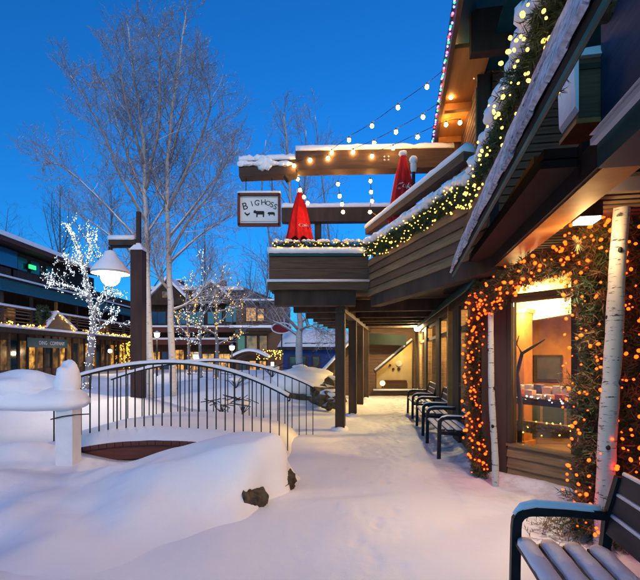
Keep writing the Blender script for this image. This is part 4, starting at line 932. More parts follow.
# ------------------------------------------------------------------ white post with snowy arm
wp = thing("white_post", "white post with a snow laden horizontal arm at the end of the bridge", "post", (-3.36, 6.0, 0))
pX = (68.5 - CX) / F_PX * 6.0
MB().box(pX - 0.11, pX + 0.11, 5.89, 6.11, -0.1, 1.05).build("shaft", WHITE, wp)
MB().box(-6.2, pX + 0.12, 5.88, 6.12, 0.90, 1.0).build("arm", WHITE, wp)
sp_ = [(0.30 * math.cos(a), (0.21 if math.sin(a) > 0 else 0.11) * math.sin(a)) for a in [2 * math.pi * k / 20 for k in range(20)]]
ax_ = [-6.2 + (pX + 0.26 + 6.2) * (k / 40) for k in range(36)] + [pX + 0.26 - 0.30 + 0.30 * math.sin(k * math.pi / 16) for k in range(1, 9)]
ax_ = sorted(a for a in ax_ if a <= pX + 0.26)
MB().sweep([(x, 6.0, 0.97 + 0.012 * nz(x * 2, 3)) for x in ax_], sp_, scale=[(1.0 if x < pX - 0.04 else max(0.05, 1 - ((x - pX + 0.04) / 0.30) ** 2) ** 0.5) * (1 + 0.06 * nz(x * 1.7, 8)) for x in ax_]).build("snow", SNOW, wp, smooth=True)
MB().blob((pX - 0.62, 6.0, 1.17), 0.44, (1.05, 0.65, 0.50), 0.3, 5, 22, 14).build("snow", SNOW, wp, smooth=True)
MB().blob((pX - 0.0, 6.0, 1.26), 0.2, (0.78, 0.78, 1.25), 0.35, 7, 20, 14).build("snow_cap", SNOW, wp, smooth=True)
MB().tube([(pX - 0.16, 5.87, 0.76), (pX, 5.86, 0.80), (pX + 0.16, 5.87, 0.82), (pX + 0.30, 5.95, 0.82)], 0.008, 5).build("cord", BLACK, wp)

# ------------------------------------------------------------------ street lamp
LY = 11.0
def lp(px, py, dy=0.0): p = at(px, py, LY); p.y += dy; return p
slm = thing("street_lamp", "dark timber street lamp with a snow topped cone shade beside the footbridge", "street lamp", lp(138.5, 420))
b_ = lp(138.5, 420); wpx = LY / F_PX
MB().box(b_.x - 0.14, b_.x + 0.14, LY - 0.14, LY + 0.14, -0.1, lp(0, 251).z).build("post", mat("lamp_post_timber", (0.065, 0.030, 0.025), (0.035, 0.018, 0.015), 0.75, 6, (1, 1, 0.2), 0.3), slm)
c = lp(138.5, 251); m = MB(); m.add([(c.x - .17, LY - .17, c.z), (c.x + .17, LY - .17, c.z), (c.x + .17, LY + .17, c.z), (c.x - .17, LY + .17, c.z), (c.x, LY, c.z + 0.26)], [(0, 1, 4), (1, 2, 4), (2, 3, 4), (3, 0, 4), (3, 2, 1, 0)]); m.build("snow", SNOW, slm)
MB().box(c.x - 0.04, c.x + 0.05, LY - 0.05, LY + 0.05, c.z + 0.1, lp(0, 212).z).build("finial_post", WOOD_DK, slm)
p, q = lp(110, 243), lp(137, 243); arm = MB().sweep([p, q], rect(0.16, 0.14)).build("arm", WOOD_DK, slm); MB().sweep([lp(109.5, 240.5), lp(123, 240.5), lp(135, 240.5)], snowp(0.22, 0.13)).build("snow", SNOW, arm, smooth=True)
MB().sweep([lp(111, 247), lp(133, 247)], rect(0.05, 0.05)).build("brace", IRON, slm)
s0 = lp(110.5, 262)
MB().tube([lp(110.5, 247), lp(110.5, 255)], 0.05, 8).build("stem", IRON, slm)
sh = MB().lathe(s0, [(0.06, 0.16), (0.14, 0.10), (0.42, -0.26), (0.44, -0.29), (0.42, -0.29)], 24).build("shade", WHITE, slm, smooth=False)
MB().lathe(s0, [(0.02, 0.30), (0.13, 0.24), (0.18, 0.12), (0.34, -0.06), (0.445, -0.21), (0.445, -0.25), (0.40, -0.245)], 24).build("snow", SNOW, sh, smooth=True)
MB().blob(lp(110.5, 277.5), 0.22, (1, 1, 0.95), 0.0, 0, 16, 12).build("globe", LAMPG, slm, smooth=True)
lamp("street_lamp_light", slm, lp(110.5, 287), 130, (1.0, 0.78, 0.50), 0.2)

# ------------------------------------------------------------------ trees
def perp(d, r):
    o = d.orthogonal().normalized(); return (Matrix.Rotation(r.random() * 6.283, 3, d) @ o)
def twig(mb, p, d, L, r0, r, lvl, up=0.35, dens=1.0):
    n = 4 if lvl > 0 else 3; pts = [p]; q = p.copy(); dd = d.normalized(); rads = [r0]
    for i in range(n):
        dd = (dd + Vector((r.gauss(0, 0.17), r.gauss(0, 0.17), r.gauss(0, 0.12) + up * 0.3))).normalized(); q = q + dd * L / n; pts.append(q.copy()); rads.append(r0 * (1 - (i + 1) / n * 0.75))
    mb.tube(pts, 1, 3 if r0 < 0.012 else 5, rads)
    if lvl > 0:
        k = max(2, int((7 if lvl == 1 else 8) * dens))
        for i in range(k):
            f = 0.25 + 0.75 * (i + r.random()) / k; j = min(n - 1, int(f * n)); c = pts[j].lerp(pts[j + 1], f * n - j)
            ax = (pts[j + 1] - pts[j]).normalized(); nd = (ax * 0.75 + perp(ax, r) * 0.75 + Vector((0, 0, 0.15))).normalized()
            twig(mb, c, nd, L * r.uniform(0.32, 0.55) * (1.15 - 0.4 * f), max(0.005, r0 * 0.42), r, lvl - 1, up, dens)
def tree(name, label, group, limbs, r0, Y, seed, mats=(BARK, TWIG), br_len=1.4, nb=16, lvl=2, dens=1.0, flat=0.16, cat="tree"):
    """limbs: pixel polylines [(px,py,dY),...], the first is the trunk; side branches grow from all of them"""
    r = random.Random(seed); L0 = [at(px, py, Y + dy) for px, py, dy in limbs[0]]; base = Vector((L0[0].x, L0[0].y, H(L0[0].x, L0[0].y) - 0.05)); L0[0] = base
    t = thing(name, label, cat, base, False, group)
    tw = MB(); lm = MB()
    for i, lb in enumerate(limbs):
        P_ = L0 if i == 0 else [at(px, py, Y + dy) for px, py, dy in lb]
        P_ = smooth_path(P_, 5); n = len(P_)
        rb = r0 if i == 0 else r0 * 0.42
        rads = [rb * (1 - 0.86 * (k / (n - 1)) ** 0.8) + 0.006 for k in range(n)]
        P_ = [q + Vector((0.04 * nz(k * 0.5, i, seed), 0.04 * nz(k * 0.5, i, seed + 5), 0)) for k, q in enumerate(P_)]
        if i == 0: MB().tube(P_, 1, 10, rads).build("trunk", mats[0], t, smooth=True)
        else: lm.tube(P_, 1, 7, rads)
        k = nb if i == 0 else int(nb * 0.62)
        for j in range(k):
            f = (0.42 if i == 0 else 0.22) + (0.58 if i == 0 else 0.78) * (j + r.random()) / k; s = min(n - 2, int(f * (n - 1))); c = P_[s].lerp(P_[s + 1], f * (n - 1) - s)
            ax = (P_[s + 1] - P_[s]).normalized(); nd = (ax * 0.8 + perp(ax, r) * 0.8 + Vector((0, 0, 0.2))); nd.normalize()
            twig(tw, c, nd, br_len * r.uniform(0.6, 1.15) * (1.25 - 0.75 * f), max(0.008, rads[s] * 0.35), r, lvl, flat, dens)
    if lm.v: lm.build("limbs", LIMB if mats[1] is not TWIG_FAR else TWIG_FAR, t, smooth=True)
    tw.build("crown", mats[1], t, kind="stuff"); return t
asp = "bare aspens beyond the bridge"
tree("aspen_tree", "tall bare aspen with pale trunk right behind the timber street lamp", asp,
     [[(151, 400, 0), (149, 330, 0), (147, 260, 0), (145, 195, 0), (142, 130, 0), (134, 75, .2), (127, 22, .4)],
      [(147, 250, 0), (118, 218, .4), (88, 188, .7), (62, 166, 1), (43, 163, 1.1)], [(146, 222, 0), (120, 175, -.4), (98, 122, -.6), (70, 75, -1)], [(145, 200, 0), (122, 140, .6), (106, 85, 1.2)],
      [(145, 190, 0), (158, 130, -.8), (160, 60, -1.2), (158, 35, -1.2)], [(147, 262, 0), (110, 235, 1.0), (80, 215, 1.5)], [(146, 235, 0), (165, 205, 1.0), (190, 160, 1.6)], [(144, 165, 0), (128, 110, -.8), (118, 55, -1)]],
     0.115, 14.0, 41, br_len=1.8, nb=36, dens=1.1)
tree("aspen_tree", "tall bare aspen with a snowy low limb next to the lit little trees", asp,
     [[(174, 402, 0), (171, 330, 0), (169, 260, 0), (167, 190, 0), (171, 120, 0), (179, 65, 0), (186, 12, .3)],
      [(168, 238, 0), (195, 205, .5), (220, 172, .8), (234, 150, .9)], [(168, 210, 0), (192, 158, -.5), (210, 110, -.9), (206, 80, -1)], [(168, 205, 0), (158, 190, 0.2), (150, 165, .4), (140, 120, .5)],
      [(171, 310, 0), (190, 302, .2), (203, 288, .4), (208, 266, .5)], [(170, 290, 0), (158, 276, -.3), (152, 250, -.5)], [(168, 168, 0), (184, 110, .8), (196, 60, 1.2)], [(170, 262, 0), (200, 235, 1.2), (232, 215, 1.6)], [(169, 255, 0), (188, 222, -1), (212, 190, -1.4), (222, 160, -1.5)]],
     0.125, 14.6, 42, br_len=1.8, nb=36, dens=1.1)
tree("aspen_tree", "pale leaning aspen rising behind the balcony next to the snow roofed kiosk", asp,
     [[(299, 374, 0), (299, 345, 0), (300, 320, 0), (296, 285, 0), (292, 230, .5), (288, 160, 1), (284, 112, 1)],
      [(299, 330, 0), (283, 312, -.4), (274, 285, -.6), (270, 240, -.6), (262, 190, -.4), (266, 140, 0)], [(300, 322, 0), (316, 312, .4), (324, 300, .6), (330, 250, .8), (322, 180, 1), (315, 115, 1)], [(299, 336, 0), (284, 326, .6), (268, 318, 1), (250, 300, 1.2)],
      [(300, 330, 0), (310, 326, -.8), (322, 330, -1)], [(292, 240, .5), (304, 190, 1.2), (306, 130, 1.4)]],
     0.18, 20.0, 43, br_len=2.3, nb=34)
def lit_tree(label, limbs, r0, Y, seed, nbulb, bm, br, br_len, nb=10):
    t = tree("lit_tree", label, "small trees wound with lights", limbs, r0, Y, seed, (LIMB, LIMB), br_len * 1.2, nb, 2, 0.6, 0.12)
    r = random.Random(seed); g = MB()
    for o in [x for x in bpy.data.objects if x.parent == t and x.name.split(".")[0] in ("trunk", "limbs", "crown")]:
        vs = o.data.vertices; N_ = len(vs); k = int(nbulb * {"trunk": 0.30, "limbs": 0.35, "crown": 0.35}[o.name.split(".")[0]])
        for _ in range(k):
            v = vs[r.randrange(N_)].co + BASE[t.name][0]; g.octa(v + Vector((r.gauss(0, .02), -0.03 + r.gauss(0, .02), r.gauss(0, .06))), br * r.uniform(0.7, 1.2))
    g.build("bulbs", bm, t, kind="stuff"); return t
lit_tree("small tree densely wound with cool white lights in front of the long balcony building",
    [[(87, 372, 0), (91, 345, 0), (93, 318, 0), (88, 290, 0), (82, 262, 0), (75, 240, 0), (69, 227, 0)], [(92, 318, 0), (100, 300, .3), (108, 280, .4), (98, 250, .4), (96, 236, .4)], [(88, 295, 0), (74, 288, .2), (60, 284, .3), (48, 282, .3)], [(93, 320, 0), (100, 298, 0), (112, 290, .3)],
     [(88, 292, 0), (86, 270, -.3), (90, 250, -.3), (88, 234, -.3)], [(93, 335, 0), (104, 325, -.3), (116, 318, -.4)], [(84, 268, 0), (74, 262, .2), (66, 262, .3)]], 0.17, 20.0, 51, 2300, B_WHT, 0.0135, 0.9)
lit_tree("young bare tree with white bark and warm lights in front of the dark far hotel",
    [[(217, 374, 0), (217, 345, 0), (216, 318, 0), (218, 292, 0), (224, 268, 0)], [(217, 325, 0), (226, 316, 0), (234, 300, .2)], [(217, 312, 0), (232, 308, 0), (243, 306, .2)], [(217, 335, 0), (205, 328, 0), (196, 322, 0)], [(217, 305, 0), (226, 296, 0), (233, 288, 0)], [(217, 345, 0), (230, 338, 0), (240, 335, 0)]], 0.12, 24.0, 52, 260, B_YEL, 0.016, 0.9)
lit_tree("slender young tree with cool white lights between the aspens and the far hotel",
    [[(201, 374, 0), (200, 340, 0), (201, 310, 0), (202, 280, 0), (203, 252, 0)], [(201, 330, 0), (191, 322, 0), (184, 312, 0)], [(201, 318, 0), (210, 306, 0), (214, 296, 0)], [(201, 300, 0), (194, 290, 0), (190, 280, 0)], [(201, 345, 0), (190, 340, 0), (180, 338, 0)]], 0.10, 25.0, 53, 260, B_WHT, 0.015, 0.9)
lit_tree("little bare tree with warm lights close to the lit hotel entrance",
    [[(189, 374, 0), (189, 350, 0), (188, 325, 0), (186, 300, 0), (187, 280, 0)], [(188, 335, 0), (180, 326, 0), (176, 316, 0)], [(188, 345, 0), (196, 338, 0), (204, 332, 0)], [(188, 318, 0), (194, 310, 0), (197, 300, 0)]], 0.10, 26.0, 54, 200, B_YEL, 0.015, 0.9)
# far bare trees behind the roofs
far = tree("bare_tree", "distant bare tree behind the roofs", "distant bare trees behind the roofs", [[(0, 372, 0), (0, 300, 0), (2, 240, 0), (0, 200, 0), (3, 165, 0)], [(0, 280, 0), (-20, 240, 1), (-30, 205, 2)], [(0, 270, 0), (18, 235, -1), (30, 200, -2)], [(1, 250, 0), (-10, 210, -1), (-14, 175, -1)], [(1, 245, 0), (12, 205, 1), (16, 170, 1)]], 0.25, 60.0, 61, (TWIG_FAR, TWIG_FAR), 5.0, 18, 2, 0.85)
fx = [(-6, 58, 0.85), (60, 66, 1.0), (112, 64, 0.95), (250, 66, 0.62), (268, 72, 0.75), (318, 60, 0.70), (335, 66, 0.8), (205, 76, 0.9), (150, 74, 1.0)]
for i, (px, Y, s) in enumerate(fx):
    o = far if i == 0 else copy_tree(far); p = at(px, 372, Y); o.location = (p.x, p.y, -0.05); o.rotation_euler = (0, 0, i * 2.1); o.scale = (s, s, s * (0.92 + 0.05 * (i % 3)))
    o["label"] = "distant bare tree behind the roofs"

# ------------------------------------------------------------------ snow mounds with rocks beyond the bridge
bm_ = thing("snowy_boulder", "brown boulder under a thick snow cap between the bridge end and the posts", "rock", at(314, 405, 13.2))
p = at(316, 398, 13.4); MB().blob(p + Vector((0, 0, 0.15)), 0.62, (1.2, 0.9, 0.8), 0.7, 2.2, 18, 12).build("rock", ROCK, bm_); MB().blob(p + Vector((-0.35, 0.15, 0.52)), 0.78, (1.15, 1, 0.55), 0.3, 4, 20, 12).build("snow", SNOW, bm_, smooth=True)
p = at(331, 404, 12.4); b2 = thing("snowy_boulder", "low brown boulder with patchy snow against the first porch post", "rock", p)
MB().blob(p + Vector((0, 0, 0.12)), 0.33, (1.1, 0.9, 0.75), 0.8, 6.2, 16, 10).build("rock", ROCK, b2); MB().blob(p + Vector((-0.02, 0.0, 0.30)), 0.27, (1.1, 1, 0.45), 0.3, 9, 14, 9).build("snow", SNOW, b2, smooth=True)
# dark sprigs poking out of the snow
r = random.Random(8)
for k, (px, py) in enumerate(((243, 390), (222, 388), (272, 404), (300, 398), (236, 393))):
    Y = 12 + r.uniform(-1, 2.5); p = at(px, 0, Y); p.z = H(p.x, p.y); t = thing("shrub", "dark snow bent shrub poking out of the bank behind the bridge railings", "shrub", p, False, "shrubs in the bank behind the bridge")
    g = MB()
    for q in range(9): g.tube([p, p + Vector((r.uniform(-.25, .25), r.uniform(-.2, .2), r.uniform(.15, .4))), p + Vector((r.uniform(-.6, .6), r.uniform(-.3, .3), r.uniform(.2, .5)))], 0.012, 4)
    g.build("stems", WOOD_DK, t); MB().blob(p + Vector((0, 0, 0.28)), 0.16, (1.4, 1, 0.5), 0.5, k).build("snow", SNOW, t, smooth=True)

# ------------------------------------------------------------------ long balcony building on the left
LBX = -21.0
lb = thing("balcony_building", "long three level building with teal roof and snowy balconies behind the white lit tree", "building", (LBX, 40, 0))
def lw(px): return (px - CX) / F_PX          # helper: depth where the facade plane X = LBX meets a pixel column
def Yof(px): return LBX / lw(px)
Y0, Y1 = 27.0, 58.0
MB().box(LBX - 12, LBX, Y0, Y1, -0.2, 3.1).build("ground_floor", WOOD_BR, lb)
MB().box(LBX - 12, LBX - 2.2, Y0, Y1, 3.1, 8.2).build("upper_floors", WOOD_DK, lb)
MB().box(LBX - 0.5, LBX + 1.3, Y0, Y1, 3.05, 3.35).build("canopy", WOOD_DK, lb)
m = MB(); nn = 60; m.sweep([(LBX + 0.5, Y0 + (Y1 - Y0) * k / nn, 3.35) for k in range(nn + 1)], snowp(2.0, 0.28), scale=[1 + 0.08 * nz(k * 0.7, 3) for k in range(nn + 1)]); m.build("canopy_snow", SNOW, lb, smooth=True)
for k in range(32):       # shop front: posts, doors and panes
    y = Y0 + 0.3 + k * 0.97
    MB().box(LBX - 0.05, LBX + 0.12, y, y + 0.16, 0, 3.05).build("post", WOOD_TAN if k % 3 == 0 else WOOD_DK, lb)
    w = MB().box(LBX + 0.002, LBX + 0.05, y + 0.17, y + 0.96, 0.1, 0.6).build("door" if k % 3 == 1 else "window", WOOD_BR, lb)
    MB().box(LBX + 0.002, LBX + 0.03, y + 0.2, y + 0.93, 0.6, 2.6).build("pane", LITWIN if k in (1, 5, 9, 13, 14, 18, 20, 21, 24, 26, 28) else (DIMWIN if k % 2 else DIMLIT), w)
# balcony with rails
rl = MB().box(LBX + 0.95, LBX + 1.05, Y0, Y1, 4.62, 4.72).build("balcony_rail", WOOD_BR, lb); MB().sweep([(LBX + 1.0, Y0, 4.72), (LBX + 1.0, Y1, 4.72)], snowp(0.3, 0.16)).build("snow", SNOW, rl)
for z in (3.75, 4.0, 4.25, 4.45): MB().box(LBX + 0.97, LBX + 1.02, Y0, Y1, z, z + 0.08).build("balcony_rail", WOOD_BR, lb)
for k in range(11): y = Y0 + 1.2 + k * 2.9; MB().box(LBX + 0.92, LBX + 1.08, y, y + 0.16, 3.4, 5.6).build("balcony_post", emit("lit_post", (1, 0.6, 0.2), 0.0) and WOOD_OR if k == 2 else WOOD_DK, lb)
for k in range(8): y = Y0 + 1.0 + k * 3.8; w = MB().box(LBX - 2.19, LBX - 2.1, y, y + 2.4, 3.5, 5.4).build("window", WOOD_TAN, lb); MB().box(LBX - 2.10, LBX - 2.06, y + .12, y + 2.28, 3.6, 5.3).build("pane", DIMLIT if k % 2 else DIMWIN, w)
# teal metal roof with standing seams
tr_ = MB().extr([(LBX + 1.6, Y0, 5.55), (LBX - 2.2, Y0, 7.15), (LBX - 2.2, Y0, 7.25), (LBX + 1.6, Y0, 5.67)], (0, Y1 - Y0, 0)).build("teal_roof", TEALROOF, lb)
sm_ = MB().extr([(LBX + 1.6, 0, 5.67), (LBX - 2.2, 0, 7.25), (LBX - 2.2, 0, 7.31), (LBX + 1.6, 0, 5.73)], (0, 0.05, 0)).mesh("seam", TEALROOF)
for k in range(50): inst("seam", sm_, tr_, (LBX * 0 + BASE[lb.name][0].x - LBX + 0, Y0 + 0.4 + k * 0.62, 0)).location = (0 - BASE[lb.name][0].x, Y0 + 0.4 + k * 0.62 - BASE[lb.name][0].y, 0)
MB().sweep([(LBX - 2.0, Y0, 7.22), (LBX - 2.0, Y1, 7.22)], snowp(0.9, 0.22)).build("ledge_snow", SNOW, lb)
MB().box(LBX - 2.3, LBX - 1.7, Y0, Y1, 7.05, 7.2).build("ledge", WOOD_RED, lb)
# top strip of windows and eave
for k in range(9):
    y = Y0 + 0.2 + k * 3.4; w = MB().box(LBX - 2.19, LBX - 2.12, y, y + 3.1, 7.4, 8.05).build("window", WOOD_DK, lb)
w = MB().box(LBX - 2.35, LBX - 2.2, Y0, 34.5, 7.25, 9.5).build("glazed_screen", mat("blue_glazing", (0.02, 0.10, 0.24), (0.015, 0.08, 0.18), 0.15, 1, bump=0, spec=0.7), lb)
MB().box(LBX - 12, LBX - 2.6, Y0, 47, 8.2, 9.6).build("top_floor", WOOD_DK, lb)
MB().extr([(LBX - 0.9, Y0, 9.55), (LBX - 12, Y0, 11.2), (LBX - 12, Y0, 11.5), (LBX - 0.9, Y0, 9.85)], (0, 19.0, 0)).build("roof", WOOD_RED, lb)
MB().extr([(LBX - 0.8, Y0, 9.86), (LBX - 12, Y0, 11.51), (LBX - 12, Y0, 12.0), (LBX - 0.9, Y0, 10.22)], (0, 18.8, 0)).build("roof_snow", SNOW, lb)
for y in (35.0, 36.6, 38.6): MB().box(LBX - 2.59, LBX - 2.5, y, y + 1.1, 7.4, 9.3).build("window", mat("green_pane", (0.02, 0.16, 0.13), (0.01, 0.10, 0.10), 0.2, 1, bump=0, spec=0.6), lb)
gs = thing("neon_sign", "small green glowing sign on the top level of the balcony building", "sign", (LBX - 2.2, 36.0, 8.55))
for k in range(1): MB().box(LBX - 2.3, LBX - 2.22, 36.0, 36.8, 8.55, 8.85).build("tube_panel", emit("neon_green", (0.02, 0.9, 0.12), 1.6), gs); MB().box(LBX - 2.4, LBX - 2.31, 35.9, 36.9, 8.48, 8.92).build("backing", BLACK, gs)
# gable porch outlined with lights
gy0, gy1 = Yof(26) + 0.0, Yof(58)
gp = [(LBX + 1.35, gy0, 3.55), (LBX + 1.35, (gy0 + gy1) / 2 - 0.6, 4.75), (LBX + 1.35, gy1, 3.55)]
gb = MB().extr(gp, (-0.25, 0, 0)).build("porch_gable", WOOD_TAN, lb)
MB().sweep([gp[0], gp[1]], snowp(0.4, 0.14, 0.05)).build("snow", SNOW, gb); MB().sweep([gp[1], gp[2]], snowp(0.4, 0.14, 0.05)).build("snow", SNOW, gb)
fs_ = thing("light_string", "warm light string tracing the snowy gable and canopy of the balcony building", "string lights", gp[0])
r = random.Random(3); g = MB(); pathp = [Vector((LBX + 1.5, Y0, 3.62)), Vector(gp[0]), Vector(gp[1]), Vector(gp[2]), Vector((LBX + 1.5, 57, 3.6))]
for a, b in zip(pathp[:-1], pathp[1:]):
    for k in range(int((b - a).length * 6)):
        g.octa(a.lerp(b, r.random()) + Vector((r.uniform(0, .1), 0, r.uniform(-.16, .12))), r.uniform(0.03, 0.06))
g.build("bulbs", B_YEL, fs_, kind="stuff"); MB().tube(pathp, 0.012, 4).build("wire", BLACK, fs_)
# wreath, shop sign and small lights
def wreath(label, c, rr, nrm_x, th, bulbs=0, bm=B_YEL):
    t = thing("wreath", label, "wreath", c); g = MB(); r = random.Random(int(c[1] * 10))
    for k in range(260):
        a = r.random() * 6.283; q = Vector(c) + Vector((0.0, math.cos(a) * rr, math.sin(a) * rr)); d = Vector((r.gauss(0, 1), r.gauss(0, 1), r.gauss(0, 1))).normalized() * th; w = d.orthogonal().normalized() * th * 0.2
        g.add([q - w, q + w, q + d], [(0, 1, 2)])
    g.build("greenery", NEEDLE, t, kind="stuff"); 
    if bulbs:
        g = MB()
        for k in range(bulbs): a = k / bulbs * 6.283; g.octa(Vector(c) + Vector((0.12, math.cos(a) * rr, math.sin(a) * rr)), 0.05)
        g.build("bulbs", bm, t, kind="stuff")
    MB().blob(Vector(c) + Vector((0.12, 0, -rr)), 0.16, (0.6, 1, 0.8), 0.3, 3).build("bow", RED, t); return t
wreath("large dark wreath with a red bow on the balcony rail of the long building", (LBX + 1.25, Yof(8) * 1.06, 4.4), 0.62, 1, 0.35)
wreath("glowing wreath over the lit entrance of the long building", (LBX + 0.4, Yof(125), 2.25), 0.75, 1, 0.3, 34)
sgb = thing("shop_sign", "teal shop sign with white lettering under the snowy canopy", "sign", (LBX + 1.4, 30.5, 2.6))
MB().box(LBX + 1.36, LBX + 1.42, Yof(-12) * 1.06, Yof(31.5) * 1.065, 2.12, 2.78).build("sign_panel", TEAL, sgb)
for wd_, px_ in (("DING", 5.2), ("COMPANY", 21.5)):
    o = bpy.data.objects.new("lettering", text_mesh(wd_, 0.38, WHITE, "lettering", 0.005)); COL.objects.link(o); o.parent = sgb
    o.rotation_euler = (R(90), 0, R(90)); o.location = Vector((LBX + 1.43, Yof(px_) * 1.06, 2.44)) - BASE[sgb.name][0]
def small_lamp(label, p, rr=0.12, watts=0, col=(1.0, 0.75, 0.4)):
    t = thing("wall_light", label, "light", p); MB().blob(p, rr, (1, 1, 1), 0).build("globe", LAMPG, t, smooth=True); MB().lathe(p, [(rr * 0.6, rr * 1.4), (rr * 1.3, rr * 0.9)], 10).build("cap", IRON, t)
    MB().tube([Vector(p) + Vector((0, 0, rr * 1.3)), Vector(p) + Vector((0, 0.1, rr * 2.2)), Vector(p) + Vector((0, 0.3, rr * 2.2))], 0.02, 5).build("bracket", IRON, t)
    if watts: lamp("wall_light_source", t, Vector(p) + Vector((0.3, -0.3, -0.2)), watts, col, 0.1)
    return t
small_lamp("bright wall light over the shopfront beside the white lit tree", at(110, 351, 37.0), 0.16, 60)
# decorated entrance: string clusters
r = random.Random(2); t = thing("entrance_lights", "cluster of gold lights round the lit entrance of the long building", "string lights", (LBX + 0.6, Yof(125), 0.1)); g = MB()
for k in range(120): y = Yof(117 + 20 * r.random()); g.octa((LBX + 0.25 + r.random() * 0.3, y, r.uniform(0.2, 2.9)), r.uniform(0.03, 0.06))
g.build("bulbs", B_YEL, t, kind="stuff"); MB().tube([(LBX + 0.3, Yof(117), 0.1), (LBX + 0.3, Yof(117), 3), (LBX + 0.3, Yof(137), 3), (LBX + 0.3, Yof(137), 0.1)], 0.02, 4).build("wire", BLACK, t)

# ------------------------------------------------------------------ dark hotel in the middle distance
HYd = 50.0
ht = thing("far_hotel", "dark brown flat roofed hotel with lit ground floor behind the young lit trees", "building", at(205, 372, HYd))
def hp(px, py, dy=0.0): p = at(px, py, HYd); p.y += dy; return p
def hbox(name, m, px0, px1, py0, py1, d0, d1, parent=None): return MB().extr([hp(px0, py1, d0), hp(px1, py1, d0), hp(px1, py0, d0), hp(px0, py0, d0)], (0, d1 - d0, 0)).build(name, m, parent or ht)
MB().extr([hp(140, 376), hp(248, 376), hp(248, 294), hp(243, 290.5), hp(140, 291)], (0, 10, 0)).build("wall", WOOD_DK, ht)
hbox("roof_snow", SNOW, 138, 244, 287, 290.4, -0.5, 10)
MB().extr([hp(243, 287), hp(280, 301), hp(280, 304), hp(243, 290)], (0, 8, 0)).build("roof_slope", WOOD_DK, ht)
for (a, b, y0, y1, lit) in ((150, 166, 312, 324, 0), (172, 186, 312, 324, 0), (190, 204, 312, 324, 0), (208, 222, 312, 324, 0), (226, 240, 306, 322, 0), (150, 160, 352, 370, 1), (163, 172, 352, 370, 0), (176, 184, 350, 370, 1), (188, 200, 352, 370, 1), (203, 214, 354, 370, 1), (218, 230, 354, 370, 1)):
    w = hbox("window", WOOD_DK, a - 1, b + 1, y0 - 1, y1 + 1, -0.12, -0.002); hbox("pane", (LITWIN if lit else mat("blue_pane", (0.03, 0.10, 0.20), (0.02, 0.07, 0.14), 0.15, 1, bump=0, spec=0.6)), a, (a + b) / 2 - 0.3, y0, y1, -0.16, -0.125, w); hbox("pane", (LITWIN if lit else MATS.get("blue_pane", DIMWIN)), (a + b) / 2 + 0.3, b, y0, y1, -0.16, -0.125, w)
for (x0, x1, yb, yt) in ((152, 190, 300, 281), (196, 232, 299, 284)):
    xm = (x0 + x1) / 2; gb_ = MB().extr([hp(x0 + 2, yb + 6, -1.2), hp(x1 - 2, yb + 6, -1.2), hp(x1 - 2, yb, -1.2), hp(xm, yt + 1, -1.2), hp(x0 + 2, yb, -1.2)], (0, 6, 0)).build("dormer", WOOD_DK, ht)
    for xa, xb in ((x0, xm), (x1, xm)): MB().extr([hp(xa, yb, -1.5), hp(xb, yt, -1.5), hp(xb, yt - 3.2, -1.5), hp(xa, yb - 2.6, -1.5)], (0, 6.5, 0)).build("snow", SNOW, gb_)
    hbox("pane", DIMLIT, xm - 5, xm + 5, yb - 7, yb - 1, -1.24, -1.205, gb_)
for px_ in (168, 214): ch_ = hbox("chimney", WOOD_RED, px_, px_ + 5, 276, 290, 3, 4.2); hbox("snow", SNOW, px_ - 0.4, px_ + 5.4, 274.4, 275.9, 2.9, 4.3, ch_)
for y in (328, 340): b = hbox("balcony", WOOD_RED, 140, 236, y, y + 5, -1.5, -0.2); MB().sweep([hp(140, y, -1.4), hp(236, y, -1.4)], snowp(0.5, 0.22)).build("snow", SNOW, b)
lt = thing("corner_shop", "two storey brown corner shop with snowy ledge and lit upper window", "building", at(268, 372, 44))
def cp_(px, py, dy=0.0): p = at(px, py, 44.0); p.y += dy; return p
def cbox(name, m, px0, px1, py0, py1, d0, d1, parent=None): return MB().extr([cp_(px0, py1, d0), cp_(px1, py1, d0), cp_(px1, py0, d0), cp_(px0, py0, d0)], (0, d1 - d0, 0)).build(name, m, parent or lt)
cbox("wall", WOOD_BR, 236, 286, 302, 378, 0, 6); cbox("roof", WOOD_DK, 243, 274, 301.4, 303.9, -0.6, -0.01); cbox("snow", SNOW, 243, 276, 299.5, 301.3, -0.6, 6.2)
lg_ = cbox("ledge", WOOD_DK, 233, 272, 328.5, 331.5, -1.2, -0.01); cbox("snow", SNOW, 232, 273, 326, 328.4, -1.3, -0.01, lg_)
for (a, b, y0, y1, mm) in ((246.5, 256, 308, 321, LITWIN), (258, 264, 309, 321, LITWIN), (238, 245, 336, 350, DIMWIN), (247, 257, 336, 350, DIMLIT), (260, 267, 336, 350, DIMLIT), (240, 246, 361, 374, DIMWIN), (250, 256, 361, 374, LITWIN), (260, 266, 361, 374, LITWIN), (271, 274, 362, 376, emit("bright_window", (1, .75, .4), 2.0))):
    w = cbox("window", WOOD_DK, a - 1, b + 1, y0 - 1, y1 + 1, -0.12, -0.002); cbox("pane", mm, a, b, y0, y1, -0.16, -0.125, w)
c_ = MB(); 
arc = [cp_(236 + 34 * k / 10, 358 - 6 * math.sin(math.pi * k / 10), -1.6) for k in range(11)]
can = MB().sweep(arc, rect(1.6, 0.12)).build("entrance_canopy", WOOD_DK, lt); MB().sweep(arc, snowp(1.7, 0.30, 0.06)).build("snow", SNOW, can, smooth=True)
r = random.Random(6); t = thing("light_string", "gold lights along the canopy edge of the brown corner shop", "string lights", arc[0]); g = MB()
for k in range(70): g.octa(cp_(r.uniform(258, 288), r.uniform(350, 359), -1.9), r.uniform(0.03, 0.06))
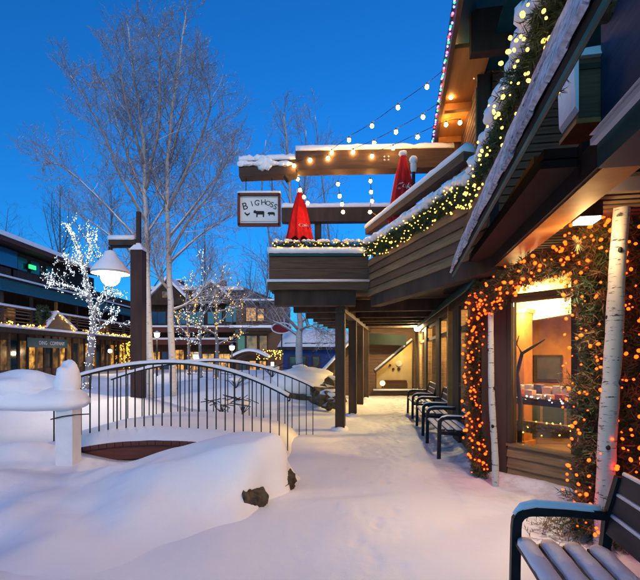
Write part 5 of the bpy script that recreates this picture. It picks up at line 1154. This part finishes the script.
g.build("bulbs", B_YEL, t, kind="stuff"); MB().tube([cp_(258, 352, -1.9), cp_(272, 354, -1.9), cp_(288, 353, -1.9)], 0.02, 4).build("wire", BLACK, t)
def far_lamp(label, px, py, Y, rr):
    p = at(px, py, Y); b = Vector((p.x, p.y, 0)); t = thing("globe_street_lamp", label, "street lamp", b, False, "globe street lamps on the far square")
    MB().tube([b, p], 0.05, 8).build("post", IRON, t); MB().blob(p, rr, (1, 1, 1), 0, 0, 18, 14).build("globe", LAMPG, t, smooth=True); MB().lathe(p, [(0.03, rr * 1.6), (rr * 1.3, rr * 0.8), (rr * 1.2, rr * 0.7)], 12).build("shade", SNOW, t)
    lamp("street_lamp_source", t, p + Vector((0, -0.5, -0.2)), 60, (1.0, 0.75, 0.45), 0.15)
far_lamp("white globe lamp glowing between the two aspen trunks", 157, 335, 26, 0.15)
far_lamp("globe lamp beside the white barked young tree", 232, 348, 30, 0.16)
far_lamp("globe lamp in front of the far hotel entrance", 196, 357, 40, 0.24)
# snow roofed kiosk with oval sign
kk = thing("snow_roofed_kiosk", "small kiosk with blue walls under a thick snow roof behind the leaning aspen", "kiosk", at(322, 375, 27))
def kp(px, py, dy=0.0): p = at(px, py, 27.0); p.y += dy; return p
MB().extr([kp(283, 376), kp(352, 376), kp(352, 346), kp(283, 346)], (0, 2.5, 0)).build("wall", mat("blue_wall", (0.03, 0.06, 0.22), (0.02, 0.04, 0.14), 0.7, 3), kk)
MB().extr([kp(276, 350, -0.5), kp(360, 350, -0.5), kp(350, 343, -0.5), kp(286, 343, -0.5)], (0, 3.2, 0)).build("roof", WOOD_DK, kk)
MB().cap(kp(278, 347, -0.6), kp(360, 347, -0.6) - kp(278, 347, -0.6), Vector((0, 3.4, 0)), 1.0, 20, 10, 2.4, 0.2).build("snow", SNOW, kk, smooth=True)
for (a, b) in ((289, 297), (301, 308), (312, 320)): w = MB().extr([kp(a, 370, -.1), kp(b, 370, -.1), kp(b, 356, -.1), kp(a, 356, -.1)], (0, 0.09, 0)).build("window", WOOD_RED, kk); MB().extr([kp(a + 1, 369, -.14), kp(b - 1, 369, -.14), kp(b - 1, 357, -.14), kp(a + 1, 357, -.14)], (0, 0.03, 0)).build("pane", DIMWIN, w)
ov = thing("oval_sign", "red oval sign with pale edge hanging above the kiosk", "sign", kp(284, 329, -1.0))
def ell(c, a, b, n=24): return [c + Vector((a * math.cos(2 * math.pi * k / n), 0, b * math.sin(2 * math.pi * k / n))) for k in range(n)]
MB().extr(ell(kp(283, 329, -1.0), 0.62, 0.34), (0, 0.08, 0)).build("rim", WHITE, ov); MB().extr(ell(kp(283, 329, -1.02), 0.54, 0.27), (0, 0.018, 0)).build("face", mat("dark_red_face", (0.22, 0.015, 0.02), bump=0), ov)
MB().tube([kp(283, 350, -0.95), kp(283, 323, -0.95)], 0.04, 6).build("bracket", IRON, ov)
